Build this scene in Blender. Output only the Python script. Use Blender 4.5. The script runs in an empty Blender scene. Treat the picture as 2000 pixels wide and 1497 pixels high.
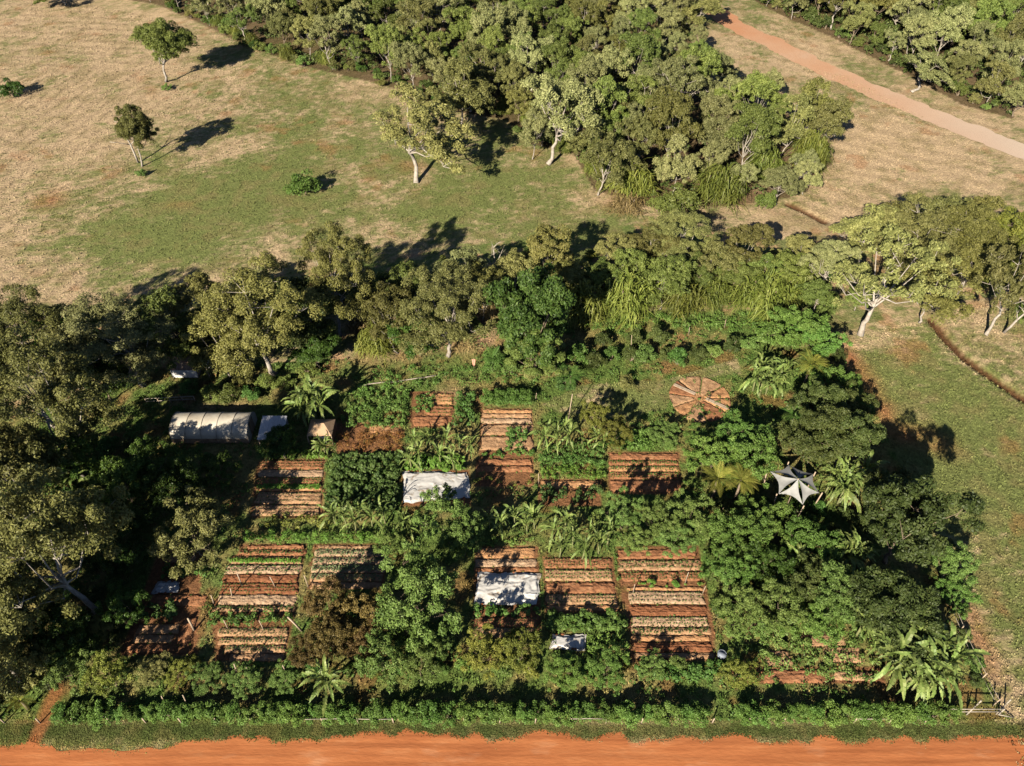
import bpy, math, random
import numpy as np
from mathutils import Vector, Matrix, Euler

# ------------------------------------------------------------------ camera, sky, sun, exposure
sc = bpy.context.scene
COL = sc.collection
F_PX, DEP, CAM_H = 1500.0, math.radians(45.0), 62.0
SHADOW_AZ, SUN_EL = math.radians(27.0), math.radians(29.0)
cam_d = bpy.data.cameras.new("camera")
cam_d.sensor_fit = 'HORIZONTAL'; cam_d.sensor_width = 36.0
cam_d.lens = F_PX / 2000.0 * 36.0
cam_d.clip_start = 1.0; cam_d.clip_end = 2000.0
cam = bpy.data.objects.new("camera", cam_d); COL.objects.link(cam)
cam.location = (0, 0, CAM_H); cam.rotation_euler = (math.pi / 2 - DEP, 0, 0)
sc.camera = cam
world = bpy.data.worlds.new("World"); sc.world = world; world.use_nodes = True
wn = world.node_tree.nodes; wl = world.node_tree.links
bg = wn.get("Background") or wn.new("ShaderNodeBackground")
sky = wn.new("ShaderNodeTexSky"); sky.sky_type = 'NISHITA'; sky.sun_disc = False
sky.air_density = 0.5; sky.dust_density = 0.2; sky.ozone_density = 1.0
sky.sun_elevation = SUN_EL; sky.sun_rotation = math.pi + SHADOW_AZ
wl.new(sky.outputs[0], bg.inputs[0]); bg.inputs[1].default_value = 0.05
sun_d = bpy.data.lights.new("sun", 'SUN'); sun_d.energy = 5.0; sun_d.angle = math.radians(0.5)
sun_d.color = (1.0, 0.90, 0.74)
sun = bpy.data.objects.new("sun", sun_d); COL.objects.link(sun)
sd = Vector((math.sin(SHADOW_AZ) * math.cos(SUN_EL), math.cos(SHADOW_AZ) * math.cos(SUN_EL), -math.sin(SUN_EL)))
sun.rotation_euler = sd.to_track_quat('-Z', 'Y').to_euler()
sun.location = (-60, -60, 120)
vs = sc.view_settings
vs.view_transform = 'Standard'; vs.look = 'None'; vs.exposure = 1.25; vs.gamma = 1.0
vs.use_curve_mapping = False
sc.cycles.max_bounces = 5; sc.cycles.diffuse_bounces = 0; sc.cycles.transmission_bounces = 3
sc.cycles.glossy_bounces = 2; sc.cycles.transparent_max_bounces = 6

# ------------------------------------------------------------------ helpers: pixels, noise
CD, SD = math.cos(DEP), math.sin(DEP)
def P(x, y, z=0.0):
    """a photo pixel -> the point at height z seen there"""
    dx = (x - 1000.0) / F_PX; dy = -(y - 748.5) / F_PX
    d = (dx, CD + dy * SD, -SD + dy * CD)
    t = (z - CAM_H) / d[2]
    return Vector((d[0] * t, d[1] * t, z))
def MPP(p):
    """metres per photo pixel at a point"""
    return (p.y * CD - (p.z - CAM_H) * SD) / F_PX
def PY(p):
    w = p.y * CD - (p.z - CAM_H) * SD
    return 748.5 - F_PX * (p.y * SD + (p.z - CAM_H) * CD) / w

RNG = np.random.default_rng(11)
TAB = RNG.random((256, 256))
def vnoise(x, y, s=0):
    x = np.asarray(x, float) + s * 17.31; y = np.asarray(y, float) + s * 9.77
    xi = np.floor(x).astype(int); yi = np.floor(y).astype(int)
    fx = x - xi; fy = y - yi
    fx = fx * fx * (3 - 2 * fx); fy = fy * fy * (3 - 2 * fy)
    a = TAB[xi & 255, yi & 255]; b = TAB[(xi + 1) & 255, yi & 255]
    c = TAB[xi & 255, (yi + 1) & 255]; d = TAB[(xi + 1) & 255, (yi + 1) & 255]
    return (a * (1 - fx) + b * fx) * (1 - fy) + (c * (1 - fx) + d * fx) * fy
def fbm(x, y, s=0, o=4):
    v = 0; a = 0.5; t = 0
    for i in range(o):
        v = v + a * vnoise(x * 2 ** i, y * 2 ** i, s + i * 3); t += a; a *= 0.55
    return v / t
def smooth(e0, e1, x):
    t = np.clip((x - e0) / (e1 - e0), 0, 1); return t * t * (3 - 2 * t)
def inpoly(x, y, poly):
    x = np.asarray(x); y = np.asarray(y); r = np.zeros(x.shape, bool); n = len(poly)
    for i in range(n):
        x0, y0 = poly[i][0], poly[i][1]; x1, y1 = poly[i - 1][0], poly[i - 1][1]
        c = ((y0 > y) != (y1 > y)) & (x < (x1 - x0) * (y - y0) / ((y1 - y0) if y1 != y0 else 1e-9) + x0)
        r ^= c
    return r
def segdist(x, y, pts):
    d = np.full(np.shape(x), 1e9)
    for a, b in zip(pts[:-1], pts[1:]):
        ax, ay, bx, by = a[0], a[1], b[0], b[1]
        L = (bx - ax) ** 2 + (by - ay) ** 2
        t = np.clip(((x - ax) * (bx - ax) + (y - ay) * (by - ay)) / L, 0, 1)
        d = np.minimum(d, np.hypot(x - ax - t * (bx - ax), y - ay - t * (by - ay)))
    return d
def W(*pts):
    return [tuple(P(x, y)[:2]) for x, y in pts]

ORD = ['first', 'second', 'third', 'fourth', 'fifth', 'sixth', 'seventh', 'eighth', 'ninth', 'tenth', 'eleventh', 'twelfth',
       'thirteenth', 'fourteenth', 'fifteenth', 'sixteenth', 'seventeenth', 'eighteenth', 'nineteenth', 'twentieth']
ORD += ['twenty-' + o for o in ORD[:9]]
for _t in ('thirt', 'fort', 'fift', 'sixt', 'sevent', 'eight', 'ninet'): ORD += [_t + 'ieth'] + [_t + 'y-' + o for o in ORD[:9]]

# ------------------------------------------------------------------ helpers: materials
MATS = {}
def nodes(name):
    m = bpy.data.materials.new(name); m.use_nodes = True; MATS[name] = m
    nt = m.node_tree; nt.nodes.clear()
    out = nt.nodes.new("ShaderNodeOutputMaterial")
    return m, nt, nt.nodes, nt.links, out
def ramp(N, stops):
    r = N.new("ShaderNodeValToRGB"); e = r.color_ramp.elements
    while len(e) < len(stops): e.new(0.5)
    for el, (p, c) in zip(e, stops):
        el.position = p; el.color = (*c, 1)
    return r
def leaf_mat(name, dark, mid, light, trans=0.25, rough=0.55, spec=0.25, nscale=0.9, vary=0.32):
    dark, mid, light = [tuple(v * k for v, k in zip(c, (1.20, 1.15, 0.84))) for c in (dark, mid, light)]
    m, nt, N, L, out = nodes(name)
    geo = N.new("ShaderNodeNewGeometry"); oi = N.new("ShaderNodeObjectInfo"); tc = N.new("ShaderNodeTexCoord")
    r = ramp(N, [(0.0, dark), (0.5, mid), (1.0, light)])
    no = N.new("ShaderNodeTexNoise"); no.inputs['Scale'].default_value = nscale; no.inputs['Detail'].default_value = 2
    L.new(tc.outputs['Object'], no.inputs['Vector'])
    mx = N.new("ShaderNodeMath"); mx.operation = 'MULTIPLY_ADD'
    L.new(no.outputs['Fac'], mx.inputs[0]); mx.inputs[1].default_value = 1.3; mx.inputs[2].default_value = -0.4
    ad = N.new("ShaderNodeMath"); ad.operation = 'MULTIPLY_ADD'
    L.new(geo.outputs['Random Per Island'], ad.inputs[0]); ad.inputs[1].default_value = 0.6; L.new(mx.outputs[0], ad.inputs[2])
    L.new(ad.outputs[0], r.inputs[0])
    hs = N.new("ShaderNodeHueSaturation"); L.new(r.outputs[0], hs.inputs['Color'])
    a1 = N.new("ShaderNodeMapRange"); L.new(oi.outputs['Random'], a1.inputs[0])
    a1.inputs[3].default_value = 1 - vary; a1.inputs[4].default_value = 1 + vary; L.new(a1.outputs[0], hs.inputs['Value'])
    fr = N.new("ShaderNodeMath"); fr.operation = 'FRACT'; ml = N.new("ShaderNodeMath"); ml.operation = 'MULTIPLY'
    L.new(oi.outputs['Random'], ml.inputs[0]); ml.inputs[1].default_value = 7.31; L.new(ml.outputs[0], fr.inputs[0])
    a2 = N.new("ShaderNodeMapRange"); L.new(fr.outputs[0], a2.inputs[0])
    a2.inputs[3].default_value = 0.494; a2.inputs[4].default_value = 0.518; L.new(a2.outputs[0], hs.inputs['Hue'])
    b = N.new("ShaderNodeBsdfPrincipled"); b.inputs['Roughness'].default_value = rough
    b.inputs['Specular IOR Level'].default_value = spec
    t = N.new("ShaderNodeBsdfTranslucent"); mixs = N.new("ShaderNodeMixShader"); mixs.inputs[0].default_value = trans
    L.new(hs.outputs[0], b.inputs['Base Color']); L.new(hs.outputs[0], t.inputs['Color'])
    L.new(b.outputs[0], mixs.inputs[1]); L.new(t.outputs[0], mixs.inputs[2]); L.new(mixs.outputs[0], out.inputs[0])
    return m
def surf_mat(name, c0, c1, scale=3.0, detail=5, rough=0.9, bump=0.3, bscale=None, spec=0.2, stretch=(1, 1, 1), c2=None, coords='Object', dist=0.05):
    m, nt, N, L, out = nodes(name)
    tc = N.new("ShaderNodeTexCoord"); mp = N.new("ShaderNodeMapping"); mp.inputs['Scale'].default_value = stretch
    L.new(tc.outputs[coords], mp.inputs['Vector'])
    no = N.new("ShaderNodeTexNoise"); no.inputs['Scale'].default_value = scale; no.inputs['Detail'].default_value = detail
    no.inputs['Roughness'].default_value = 0.65
    L.new(mp.outputs[0], no.inputs['Vector'])
    r = ramp(N, [(0.3, c0), (0.55, c1), (0.75, c2 or c1)])
    L.new(no.outputs['Fac'], r.inputs[0])
    b = N.new("ShaderNodeBsdfPrincipled"); b.inputs['Roughness'].default_value = rough; b.inputs['Specular IOR Level'].default_value = spec
    L.new(r.outputs[0], b.inputs['Base Color'])
    if bump:
        n2 = N.new("ShaderNodeTexNoise"); n2.inputs['Scale'].default_value = bscale or scale * 3; n2.inputs['Detail'].default_value = 4
        L.new(mp.outputs[0], n2.inputs['Vector'])
        bp = N.new("ShaderNodeBump"); bp.inputs['Strength'].default_value = bump; bp.inputs['Distance'].default_value = dist
        L.new(n2.outputs['Fac'], bp.inputs['Height']); L.new(bp.outputs[0], b.inputs['Normal'])
    L.new(b.outputs[0], out.inputs[0])
    return m
def attr_mat(name, fine=6.0, bump=0.5, rough=0.95, trans=0.0, dist=0.12, amp=0.35):
    """colour from the attribute 'Col', broken up by fine noise"""
    m, nt, N, L, out = nodes(name)
    at = N.new("ShaderNodeAttribute"); at.attribute_name = 'Col'
    tc = N.new("ShaderNodeTexCoord")
    no = N.new("ShaderNodeTexNoise"); no.inputs['Scale'].default_value = fine; no.inputs['Detail'].default_value = 6
    no.inputs['Roughness'].default_value = 0.7
    L.new(tc.outputs['Object'], no.inputs['Vector'])
    mr = N.new("ShaderNodeMapRange"); L.new(no.outputs['Fac'], mr.inputs[0])
    mr.inputs[1].default_value = 0.3; mr.inputs[2].default_value = 0.7; mr.inputs[3].default_value = 1 - amp; mr.inputs[4].default_value = 1 + amp
    mu = N.new("ShaderNodeMix"); mu.data_type = 'RGBA'; mu.blend_type = 'MULTIPLY'; mu.inputs[0].default_value = 1
    L.new(at.outputs['Color'], mu.inputs[6]); L.new(mr.outputs[0], mu.inputs[7])
    b = N.new("ShaderNodeBsdfPrincipled"); b.inputs['Roughness'].default_value = rough; b.inputs['Specular IOR Level'].default_value = 0.1
    L.new(mu.outputs[2], b.inputs['Base Color'])
    if bump:
        bp = N.new("ShaderNodeBump"); bp.inputs['Strength'].default_value = bump; bp.inputs['Distance'].default_value = dist
        L.new(no.outputs['Fac'], bp.inputs['Height']); L.new(bp.outputs[0], b.inputs['Normal'])
    L.new(b.outputs[0], out.inputs[0])
    return m

M_GROUND = attr_mat("ground_grass", 3.2, 0.9, amp=0.38, dist=0.25)
M_TUFT = attr_mat("grass_blades", 1.0, 0, amp=0.1)
M_ROAD = surf_mat("red_road_dirt", (0.30, 0.098, 0.033), (0.365, 0.130, 0.046), 0.6, 10, bump=0.6, bscale=4, stretch=(0.4, 1.5, 1), c2=(0.42, 0.18, 0.076), dist=0.04)
def road_patches():
    nt = M_ROAD.node_tree; N = nt.nodes; L = nt.links
    b = next(n for n in N if n.type == 'BSDF_PRINCIPLED'); src = b.inputs['Base Color'].links[0].from_socket
    tc = N.new("ShaderNodeTexCoord"); mp = N.new("ShaderNodeMapping"); mp.inputs['Scale'].default_value = (0.35, 0.9, 1); L.new(tc.outputs['Object'], mp.inputs[0])
    n1 = N.new("ShaderNodeTexNoise"); n1.inputs['Scale'].default_value = 0.7; n1.inputs['Detail'].default_value = 7; L.new(mp.outputs[0], n1.inputs['Vector'])
    r = ramp(N, [(0.60, (0, 0, 0)), (0.80, (0.5, 0.5, 0.5))]); L.new(n1.outputs['Fac'], r.inputs[0])
    mx = N.new("ShaderNodeMix"); mx.data_type = 'RGBA'; L.new(r.outputs[0], mx.inputs[0]); L.new(src, mx.inputs[6]); mx.inputs[7].default_value = (0.46, 0.27, 0.16, 1)
    mp2 = N.new("ShaderNodeMapping"); mp2.inputs['Scale'].default_value = (0.05, 2.2, 1); L.new(tc.outputs['Object'], mp2.inputs[0])
    n2 = N.new("ShaderNodeTexNoise"); n2.inputs['Scale'].default_value = 1.0; n2.inputs['Detail'].default_value = 4; L.new(mp2.outputs[0], n2.inputs['Vector'])
    r2 = ramp(N, [(0.35, (0.78, 0.74, 0.72)), (0.6, (1.06, 1.06, 1.06))]); L.new(n2.outputs['Fac'], r2.inputs[0])
    m2 = N.new("ShaderNodeMix"); m2.data_type = 'RGBA'; m2.blend_type = 'MULTIPLY'; m2.inputs[0].default_value = 1; L.new(mx.outputs[2], m2.inputs[6]); L.new(r2.outputs[0], m2.inputs[7])
    L.new(m2.outputs[2], b.inputs['Base Color'])
road_patches()
M_ROAD2 = surf_mat("pale_road_dirt", (0.50, 0.27, 0.155), (0.56, 0.33, 0.21), 0.4, 7, bump=0.3, bscale=4, c2=(0.60, 0.42, 0.30))
LM = {}
LM['gum'] = leaf_mat("leaf_gum", (0.076, 0.084, 0.033), (0.146, 0.153, 0.064), (0.235, 0.235, 0.110))
LM['gumgrey'] = leaf_mat("leaf_gum_grey", (0.097, 0.110, 0.052), (0.175, 0.188, 0.095), (0.265, 0.271, 0.153))
LM['gumolive'] = leaf_mat("leaf_gum_olive", (0.064, 0.066, 0.023), (0.117, 0.118, 0.042), (0.181, 0.175, 0.076))
LM['gumshade'] = leaf_mat("leaf_gum_shade", (0.046, 0.050, 0.018), (0.092, 0.094, 0.036), (0.155, 0.150, 0.066))  # darker gum leaf: shade on the left-edge gums put into the colour
LM['gumgreen'] = leaf_mat("leaf_gum_green", (0.055, 0.078, 0.023), (0.108, 0.142, 0.041), (0.178, 0.215, 0.076))
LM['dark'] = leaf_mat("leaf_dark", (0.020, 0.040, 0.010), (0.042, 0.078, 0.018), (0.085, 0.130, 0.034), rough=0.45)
LM['dense'] = leaf_mat("leaf_dense", (0.024, 0.044, 0.012), (0.048, 0.080, 0.020), (0.092, 0.130, 0.036), vary=0.02)
LM['olive'] = leaf_mat("leaf_dark_olive", (0.028, 0.042, 0.013), (0.056, 0.078, 0.026), (0.100, 0.122, 0.046))
LM['pea'] = leaf_mat("leaf_pea", (0.054, 0.092, 0.026), (0.110, 0.172, 0.050), (0.185, 0.255, 0.092), vary=0.2)
LM['hedge'] = leaf_mat("leaf_hedge", (0.047, 0.095, 0.022), (0.093, 0.167, 0.040), (0.154, 0.242, 0.074), vary=0.18)
LM['yellow'] = leaf_mat("leaf_yellowgreen", (0.075, 0.090, 0.020), (0.130, 0.150, 0.034), (0.210, 0.215, 0.060))
LM['cane'] = leaf_mat("leaf_cane", (0.066, 0.086, 0.019), (0.122, 0.148, 0.034), (0.203, 0.217, 0.067), nscale=0.6)
LM['straw'] = leaf_mat("leaf_straw", (0.15, 0.105, 0.06), (0.23, 0.165, 0.10), (0.31, 0.235, 0.15), nscale=0.6)
LM['brown'] = leaf_mat("leaf_brown", (0.066, 0.046, 0.020), (0.118, 0.082, 0.036), (0.175, 0.130, 0.062))
LM['banana'] = leaf_mat("leaf_banana", (0.064, 0.104, 0.029), (0.119, 0.171, 0.054), (0.204, 0.252, 0.104), rough=0.5, spec=0.3, vary=0.3)
LM['palm'] = leaf_mat("leaf_palm", (0.090, 0.110, 0.020), (0.155, 0.170, 0.036), (0.235, 0.230, 0.070))
LM['crop'] = leaf_mat("leaf_crop", (0.036, 0.082, 0.020), (0.072, 0.142, 0.036), (0.128, 0.215, 0.070), vary=0.1)
LM['cropdark'] = leaf_mat("leaf_crop_dark", (0.024, 0.052, 0.016), (0.046, 0.088, 0.026), (0.100, 0.155, 0.060), vary=0.1)
LM['cropbright'] = leaf_mat("leaf_crop_bright", (0.050, 0.115, 0.020), (0.095, 0.185, 0.034), (0.150, 0.250, 0.060), vary=0.1)
LM['croprust'] = leaf_mat("leaf_crop_rust", (0.105, 0.034, 0.016), (0.175, 0.068, 0.030), (0.200, 0.130, 0.048), vary=0.1)
LM['kale'] = leaf_mat("leaf_kale", (0.070, 0.100, 0.055), (0.110, 0.145, 0.085), (0.17, 0.20, 0.13), vary=0.1)
M_BARKW = surf_mat("bark_white", (0.20, 0.165, 0.13), (0.33, 0.295, 0.25), 2.5, bump=0.3, c2=(0.42, 0.39, 0.34))
M_BARKB = surf_mat("bark_brown", (0.10, 0.075, 0.05), (0.20, 0.155, 0.11), 3, bump=0.4)
M_STEM = surf_mat("banana_stem", (0.10, 0.13, 0.045), (0.19, 0.19, 0.085), 2, bump=0.2)
M_WOOD = surf_mat("weathered_wood", (0.25, 0.185, 0.125), (0.37, 0.29, 0.21), 6, bump=0.4, stretch=(1, 1, 0.2))
M_PIPE = surf_mat("painted_pipe", (0.20, 0.165, 0.125), (0.32, 0.28, 0.225), 4, rough=0.6, bump=0.1)
M_TARP = None

# ------------------------------------------------------------------ helpers: meshes and objects
def mesh_np(name, V, faces_n, nf, idx, mat=None, smooth=False, col=None):
    me = bpy.data.meshes.new(name)
    V = np.ascontiguousarray(V, dtype=np.float32).reshape(-1, 3); idx = np.ascontiguousarray(idx, dtype=np.int32).ravel()
    me.vertices.add(len(V)); me.vertices.foreach_set("co", V.ravel())
    me.loops.add(len(idx)); me.loops.foreach_set("vertex_index", idx)
    me.polygons.add(nf); me.polygons.foreach_set("loop_start", np.arange(0, nf * faces_n, faces_n, dtype=np.int32))
    me.polygons.foreach_set("loop_total", np.full(nf, faces_n, dtype=np.int32))
    me.update(calc_edges=True)
    if smooth: me.polygons.foreach_set("use_smooth", np.ones(nf, dtype=bool))
    if col is not None:
        a = me.color_attributes.new("Col", 'FLOAT_COLOR', 'POINT')
        c = np.ones((len(V), 4), np.float32); c[:, :3] = col; a.data.foreach_set("color", c.ravel())
    if mat: me.materials.append(mat)
    return me
def quads_np(name, Q, mat=None, col=None, smooth=False):
    n = len(Q)
    return mesh_np(name, Q.reshape(-1, 3), 4, n, np.arange(n * 4), mat, smooth, None if col is None else np.repeat(col, 4, axis=0))
def grid_np(name, X, Y, Z, mat=None, smooth=True, col=None):
    r, c = X.shape
    i = np.arange(r * c).reshape(r, c)
    q = np.stack([i[:-1, :-1], i[:-1, 1:], i[1:, 1:], i[1:, :-1]], -1).reshape(-1, 4)
    return mesh_np(name, np.stack([X, Y, Z], -1).reshape(-1, 3), 4, len(q), q, mat, smooth, col)
class MB:
    """collects polygons of one part"""
    def __init__(s): s.v = []; s.f = []
    def add(s, vs, fs):
        b = len(s.v); s.v += [tuple(v) for v in vs]; s.f += [tuple(b + i for i in f) for f in fs]; return s
    def box(s, a, b, rot=0.0, org=None):
        x0, y0, z0 = a; x1, y1, z1 = b
        vs = [(x, y, z) for z in (z0, z1) for x, y in ((x0, y0), (x1, y0), (x1, y1), (x0, y1))]
        return s.add(vs, [(3, 2, 1, 0), (4, 5, 6, 7), (0, 1, 5, 4), (1, 2, 6, 5), (2, 3, 7, 6), (3, 0, 4, 7)])
    def tube(s, pts, rad, n=6, cap=True):
        pts = [Vector(p) for p in pts]
        rings = []
        for i, p in enumerate(pts):
            t = (pts[min(i + 1, len(pts) - 1)] - pts[max(i - 1, 0)])
            t = t.normalized() if t.length > 1e-9 else Vector((0, 0, 1))
            u = t.cross(Vector((0.3, 0.9, 0.1)));
            if u.length < 1e-3: u = t.cross(Vector((1, 0, 0)))
            u.normalize(); w = t.cross(u)
            r = rad[i] if hasattr(rad, '__len__') else rad
            rings.append([p + (u * math.cos(a) + w * math.sin(a)) * r for a in [2 * math.pi * k / n for k in range(n)]])
        vs = [v for r in rings for v in r]; fs = []
        for i in range(len(rings) - 1):
            for k in range(n):
                fs.append((i * n + k, i * n + (k + 1) % n, (i + 1) * n + (k + 1) % n, (i + 1) * n + k))
        if cap: fs += [tuple(range(n))[::-1], tuple((len(rings) - 1) * n + k for k in range(n))]
        return s.add(vs, fs)
    def mesh(s, name, mat, smooth=False):
        me = bpy.data.meshes.new(name); me.from_pydata(s.v, [], s.f); me.update()
        if smooth: me.polygons.foreach_set("use_smooth", np.ones(len(me.polygons), dtype=bool))
        if mat: me.materials.append(mat)
        return me
def ob(name, me, parent=None, loc=None, rot=None, scale=None):
    o = bpy.data.objects.new(name, me); COL.objects.link(o)
    if parent is not None: o.parent = parent
    if loc is not None: o.location = loc
    if rot is not None: o.rotation_euler = rot
    if scale is not None: o.scale = scale if hasattr(scale, '__len__') else (scale,) * 3
    return o
def tag(o, label, cat, group=None, kind=None):
    if label: o['label'] = label
    if cat: o['category'] = cat
    if group: o['group'] = group
    if kind: o['kind'] = kind
    return o
def thing(name, label, cat, loc=(0, 0, 0), rz=0, group=None, scale=None):
    return tag(ob(name, None, None, loc, (0, 0, rz), scale), label, cat, group)

def leaf_quads(C, D, L, Wd, rng, up=0.0, jitter=0.8):
    """diamond leaves at points C, facing roughly along D"""
    n = len(C)
    nrm = D + rng.normal(0, jitter, (n, 3)); nrm[:, 2] += up
    nrm /= np.linalg.norm(nrm, axis=1, keepdims=True) + 1e-9
    r = rng.normal(0, 1, (n, 3))
    u = np.cross(nrm, r); u /= np.linalg.norm(u, axis=1, keepdims=True) + 1e-9
    v = np.cross(nrm, u)
    s = rng.uniform(0.7, 1.3, (n, 1))
    a = u * L * 0.5 * s; b = v * Wd * 0.5 * s
    return np.stack([C - a, C - b + a * 0.15, C + a, C + b + a * 0.15], 1)
def clump_leaves(cent, rad, per, L, Wd, rng, flat=0.8, up=0.35, jitter=0.7, shell=0.5):
    cent = np.asarray(cent); rad = np.asarray(rad)
    C = np.repeat(cent, per, axis=0); R = np.repeat(rad, per)[:, None]
    d = rng.normal(0, 1, (len(C), 3)); d /= np.linalg.norm(d, axis=1, keepdims=True)
    d[:, 2] = np.where(d[:, 2] < -0.35, -d[:, 2], d[:, 2])
    rr = shell + (1 - shell) * np.sqrt(rng.random((len(C), 1)))
    p = C + d * R * rr * np.array([1, 1, flat])
    return leaf_quads(p, d, L, Wd, rng, up, jitter)

def tree_proto(seed, R, H, lobes, sub, per, L, Wd, leaf, bark, trunk_r, clear=0.38, spread=0.75, flat=0.75, clump=0.2, bend=0.12, sparse=1.0, low=0.5, fill=0.12, jit=0.7, shell=0.4):
    """a tapered, forking trunk with limbs and a crown of leaf clumps on lobes"""
    rng = np.random.default_rng(seed); random.seed(seed)
    base = []
    n = 5; off = np.zeros(2)
    for i in range(n + 1):
        base.append(Vector((off[0], off[1], H * clear * i / n)))
        off = off + rng.normal(0, bend * R * 0.25, 2)
    top = base[-1]
    lead = [top, top + Vector((rng.normal(0, .06 * R), rng.normal(0, .06 * R), H * (0.62 - clear) * 0.5)), Vector((top.x + rng.normal(0, .12 * R), top.y + rng.normal(0, .12 * R), H * 0.66))]
    mb = MB(); mb.tube(base + lead[1:], [trunk_r * (1.3 if i == 0 else 1 - 0.07 * i) for i in range(n + 1)] + [trunk_r * 0.42, trunk_r * 0.16], 7)
    def on_lead(f):
        return lead[0].lerp(lead[1], f * 2) if f < 0.5 else lead[1].lerp(lead[2], f * 2 - 1)
    cents = []; rads = []
    for k in range(lobes):
        a = 2 * math.pi * (k + rng.uniform(-0.3, 0.3)) / max(lobes - 1, 1)
        if k == lobes - 1: rr, zz = 0.1 * R, H * 0.84
        else: rr, zz = R * spread * rng.uniform(0.55, 1.0), H * rng.uniform(low, 0.86)
        lc = Vector((rr * math.cos(a), rr * math.sin(a), zz))
        lr = R * rng.uniform(0.34, 0.48)
        og = on_lead(rng.uniform(0.0, 0.75) if k else 0.0)
        mid = og.lerp(lc, 0.5) + Vector((0, 0, -0.06 * H)) + Vector(rng.normal(0, 0.05 * R, 3))
        mb.tube([og - Vector((0, 0, 0.1)), og.lerp(mid, 0.5) + Vector(rng.normal(0, 0.03 * R, 3)), mid, lc], [trunk_r * 0.42, trunk_r * 0.34, trunk_r * 0.24, trunk_r * 0.1], 5, False)
        for j in range(sub):
            d = rng.normal(0, 1, 3); d /= np.linalg.norm(d)
            if d[2] < -0.25: d[2] *= -0.7
            c = lc + Vector(d * lr * rng.uniform(0.6, 1.08) * np.array([1, 1, flat]))
            if rng.random() > sparse: continue
            cents.append(c); rads.append(R * clump * rng.uniform(0.65, 1.25))
            if j % 3 == 0:
                mb.tube([lc - Vector((0, 0, lr * 0.2)), lc.lerp(c, 0.6) + Vector((0, 0, -0.03 * R)), c], [trunk_r * 0.13, trunk_r * 0.09, trunk_r * 0.035], 4, False)
    zlo, zhi = H * (low - 0.08), H * 0.98
    for j in range(int(len(cents) * fill)):
        d = rng.normal(0, 1, 3); d /= np.linalg.norm(d); d *= rng.uniform(0.45, 0.95)
        cents.append(Vector((d[0] * R * 0.95, d[1] * R * 0.95, (zlo + zhi) / 2 + d[2] * (zhi - zlo) / 2))); rads.append(R * clump * rng.uniform(0.5, 1.0))
    Q = clump_leaves(np.array([tuple(c) for c in cents]), np.array(rads), per, L, Wd, rng, 1.0, 0.3, jit, shell)
    zs = np.array([c.z for c in cents])
    return dict(crown=quads_np("crown", Q, leaf), trunk=mb.mesh("trunk", bark, True), R=R * 0.95, H=H, hc=float(zs.mean()))
def bush_proto(seed, R, H, n, per, L, Wd, leaf, clump=0.36, jitter=0.7, stems=5):
    rng = np.random.default_rng(seed)
    cents = []; rads = []; mb = MB()
    for i in range(n):
        d = rng.normal(0, 1, 3); d /= np.linalg.norm(d); d[2] = abs(d[2])
        k = rng.uniform(0.35, 0.8)
        c = np.array([d[0] * R * k, d[1] * R * k, H * 0.22 + d[2] * H * 0.62 * k / 0.8])
        cents.append(c); rads.append(R * clump * rng.uniform(0.7, 1.3))
        if i < stems: mb.tube([(0.05 * d[0], 0.05 * d[1], 0), (c[0] * 0.4, c[1] * 0.4, c[2] * 0.55), c], [0.05 * R, 0.03 * R, 0.012 * R], 5, False)
    Q = clump_leaves(np.array(cents), np.array(rads), per, L, Wd, rng, 0.9, 0.3, jitter, 0.45)
    Q[:, :, 2] = np.maximum(Q[:, :, 2], 0.01)
    return dict(crown=quads_np("foliage", Q, leaf), trunk=mb.mesh("stems", M_BARKB, True), R=R, H=H, hc=H * 0.55)

USED = {}
def plant_tree(pr, name, label, cat, loc, s, rz=None, group=None, sz=1.0, tilt=(0, 0), leaf=None, pn=('trunk', 'crown')):
    t = thing(name, label, cat, (loc[0], loc[1], 0), 0, group, (s, s, s * sz))
    t.rotation_euler = (tilt[0], tilt[1], random.uniform(0, 6.28) if rz is None else rz)
    a = ob(pn[0], pr['trunk'], t)
    c = pr['crown']
    if leaf is not None:
        key = (c.name, leaf.name)
        if key not in USED:
            c2 = c.copy(); c2.materials[0] = leaf; USED[key] = c2
        c = USED[key]
    ob(pn[1], c, t)
    return t
def at_crown(pr, x, y, w, sz=1.0):
    """scale and base so that the crown centre is seen at (x, y), w pixels wide"""
    s = 1.0
    for _ in range(4):
        p = P(x, y, pr['hc'] * s * sz); s = w * 0.5 * MPP(p) / pr['R']
    return P(x, y, pr['hc'] * s * sz), s

# ------------------------------------------------------------------ ground
ROAD_EDGE = 1438          # photo row where the red road meets the verge
far_road = [(1385, 15), (1440, 52), (1520, 90), (1610, 135), (1720, 185), (1840, 232), (1930, 268), (2080, 330)]
far_roadW = [P(x, y) for x, y in far_road]
ditchW = [P(x, y) for x, y in [(1820, 625), (1850, 665), (1880, 695), (1935, 735), (2010, 785), (2100, 850)]]
drainW = [P(x, y) for x, y in [(1540, 398), (1575, 413), (1610, 432)]]
garden_px = [(0, 1408), (1985, 1408), (1960, 1390), (1880, 1230), (1800, 1000), (1700, 780), (1630, 680), (1560, 600), (1150, 620), (1000, 650), (700, 700), (300, 720), (-100, 860), (-100, 1408)]
gardenW = W(*garden_px)
clearW = W((1060, 790), (1130, 752), (1300, 742), (1440, 700), (1450, 730), (1330, 745), (1300, 800), (1230, 815), (1130, 825))
pathW = W((112, 1345), (98, 1375), (85, 1405), (68, 1445))
fieldL = W((-60, -40), (420, 60), (700, 160), (1000, 240), (1180, 380), (1280, 420), (1000, 470), (700, 520), (350, 580), (100, 640), (-200, 640))
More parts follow.
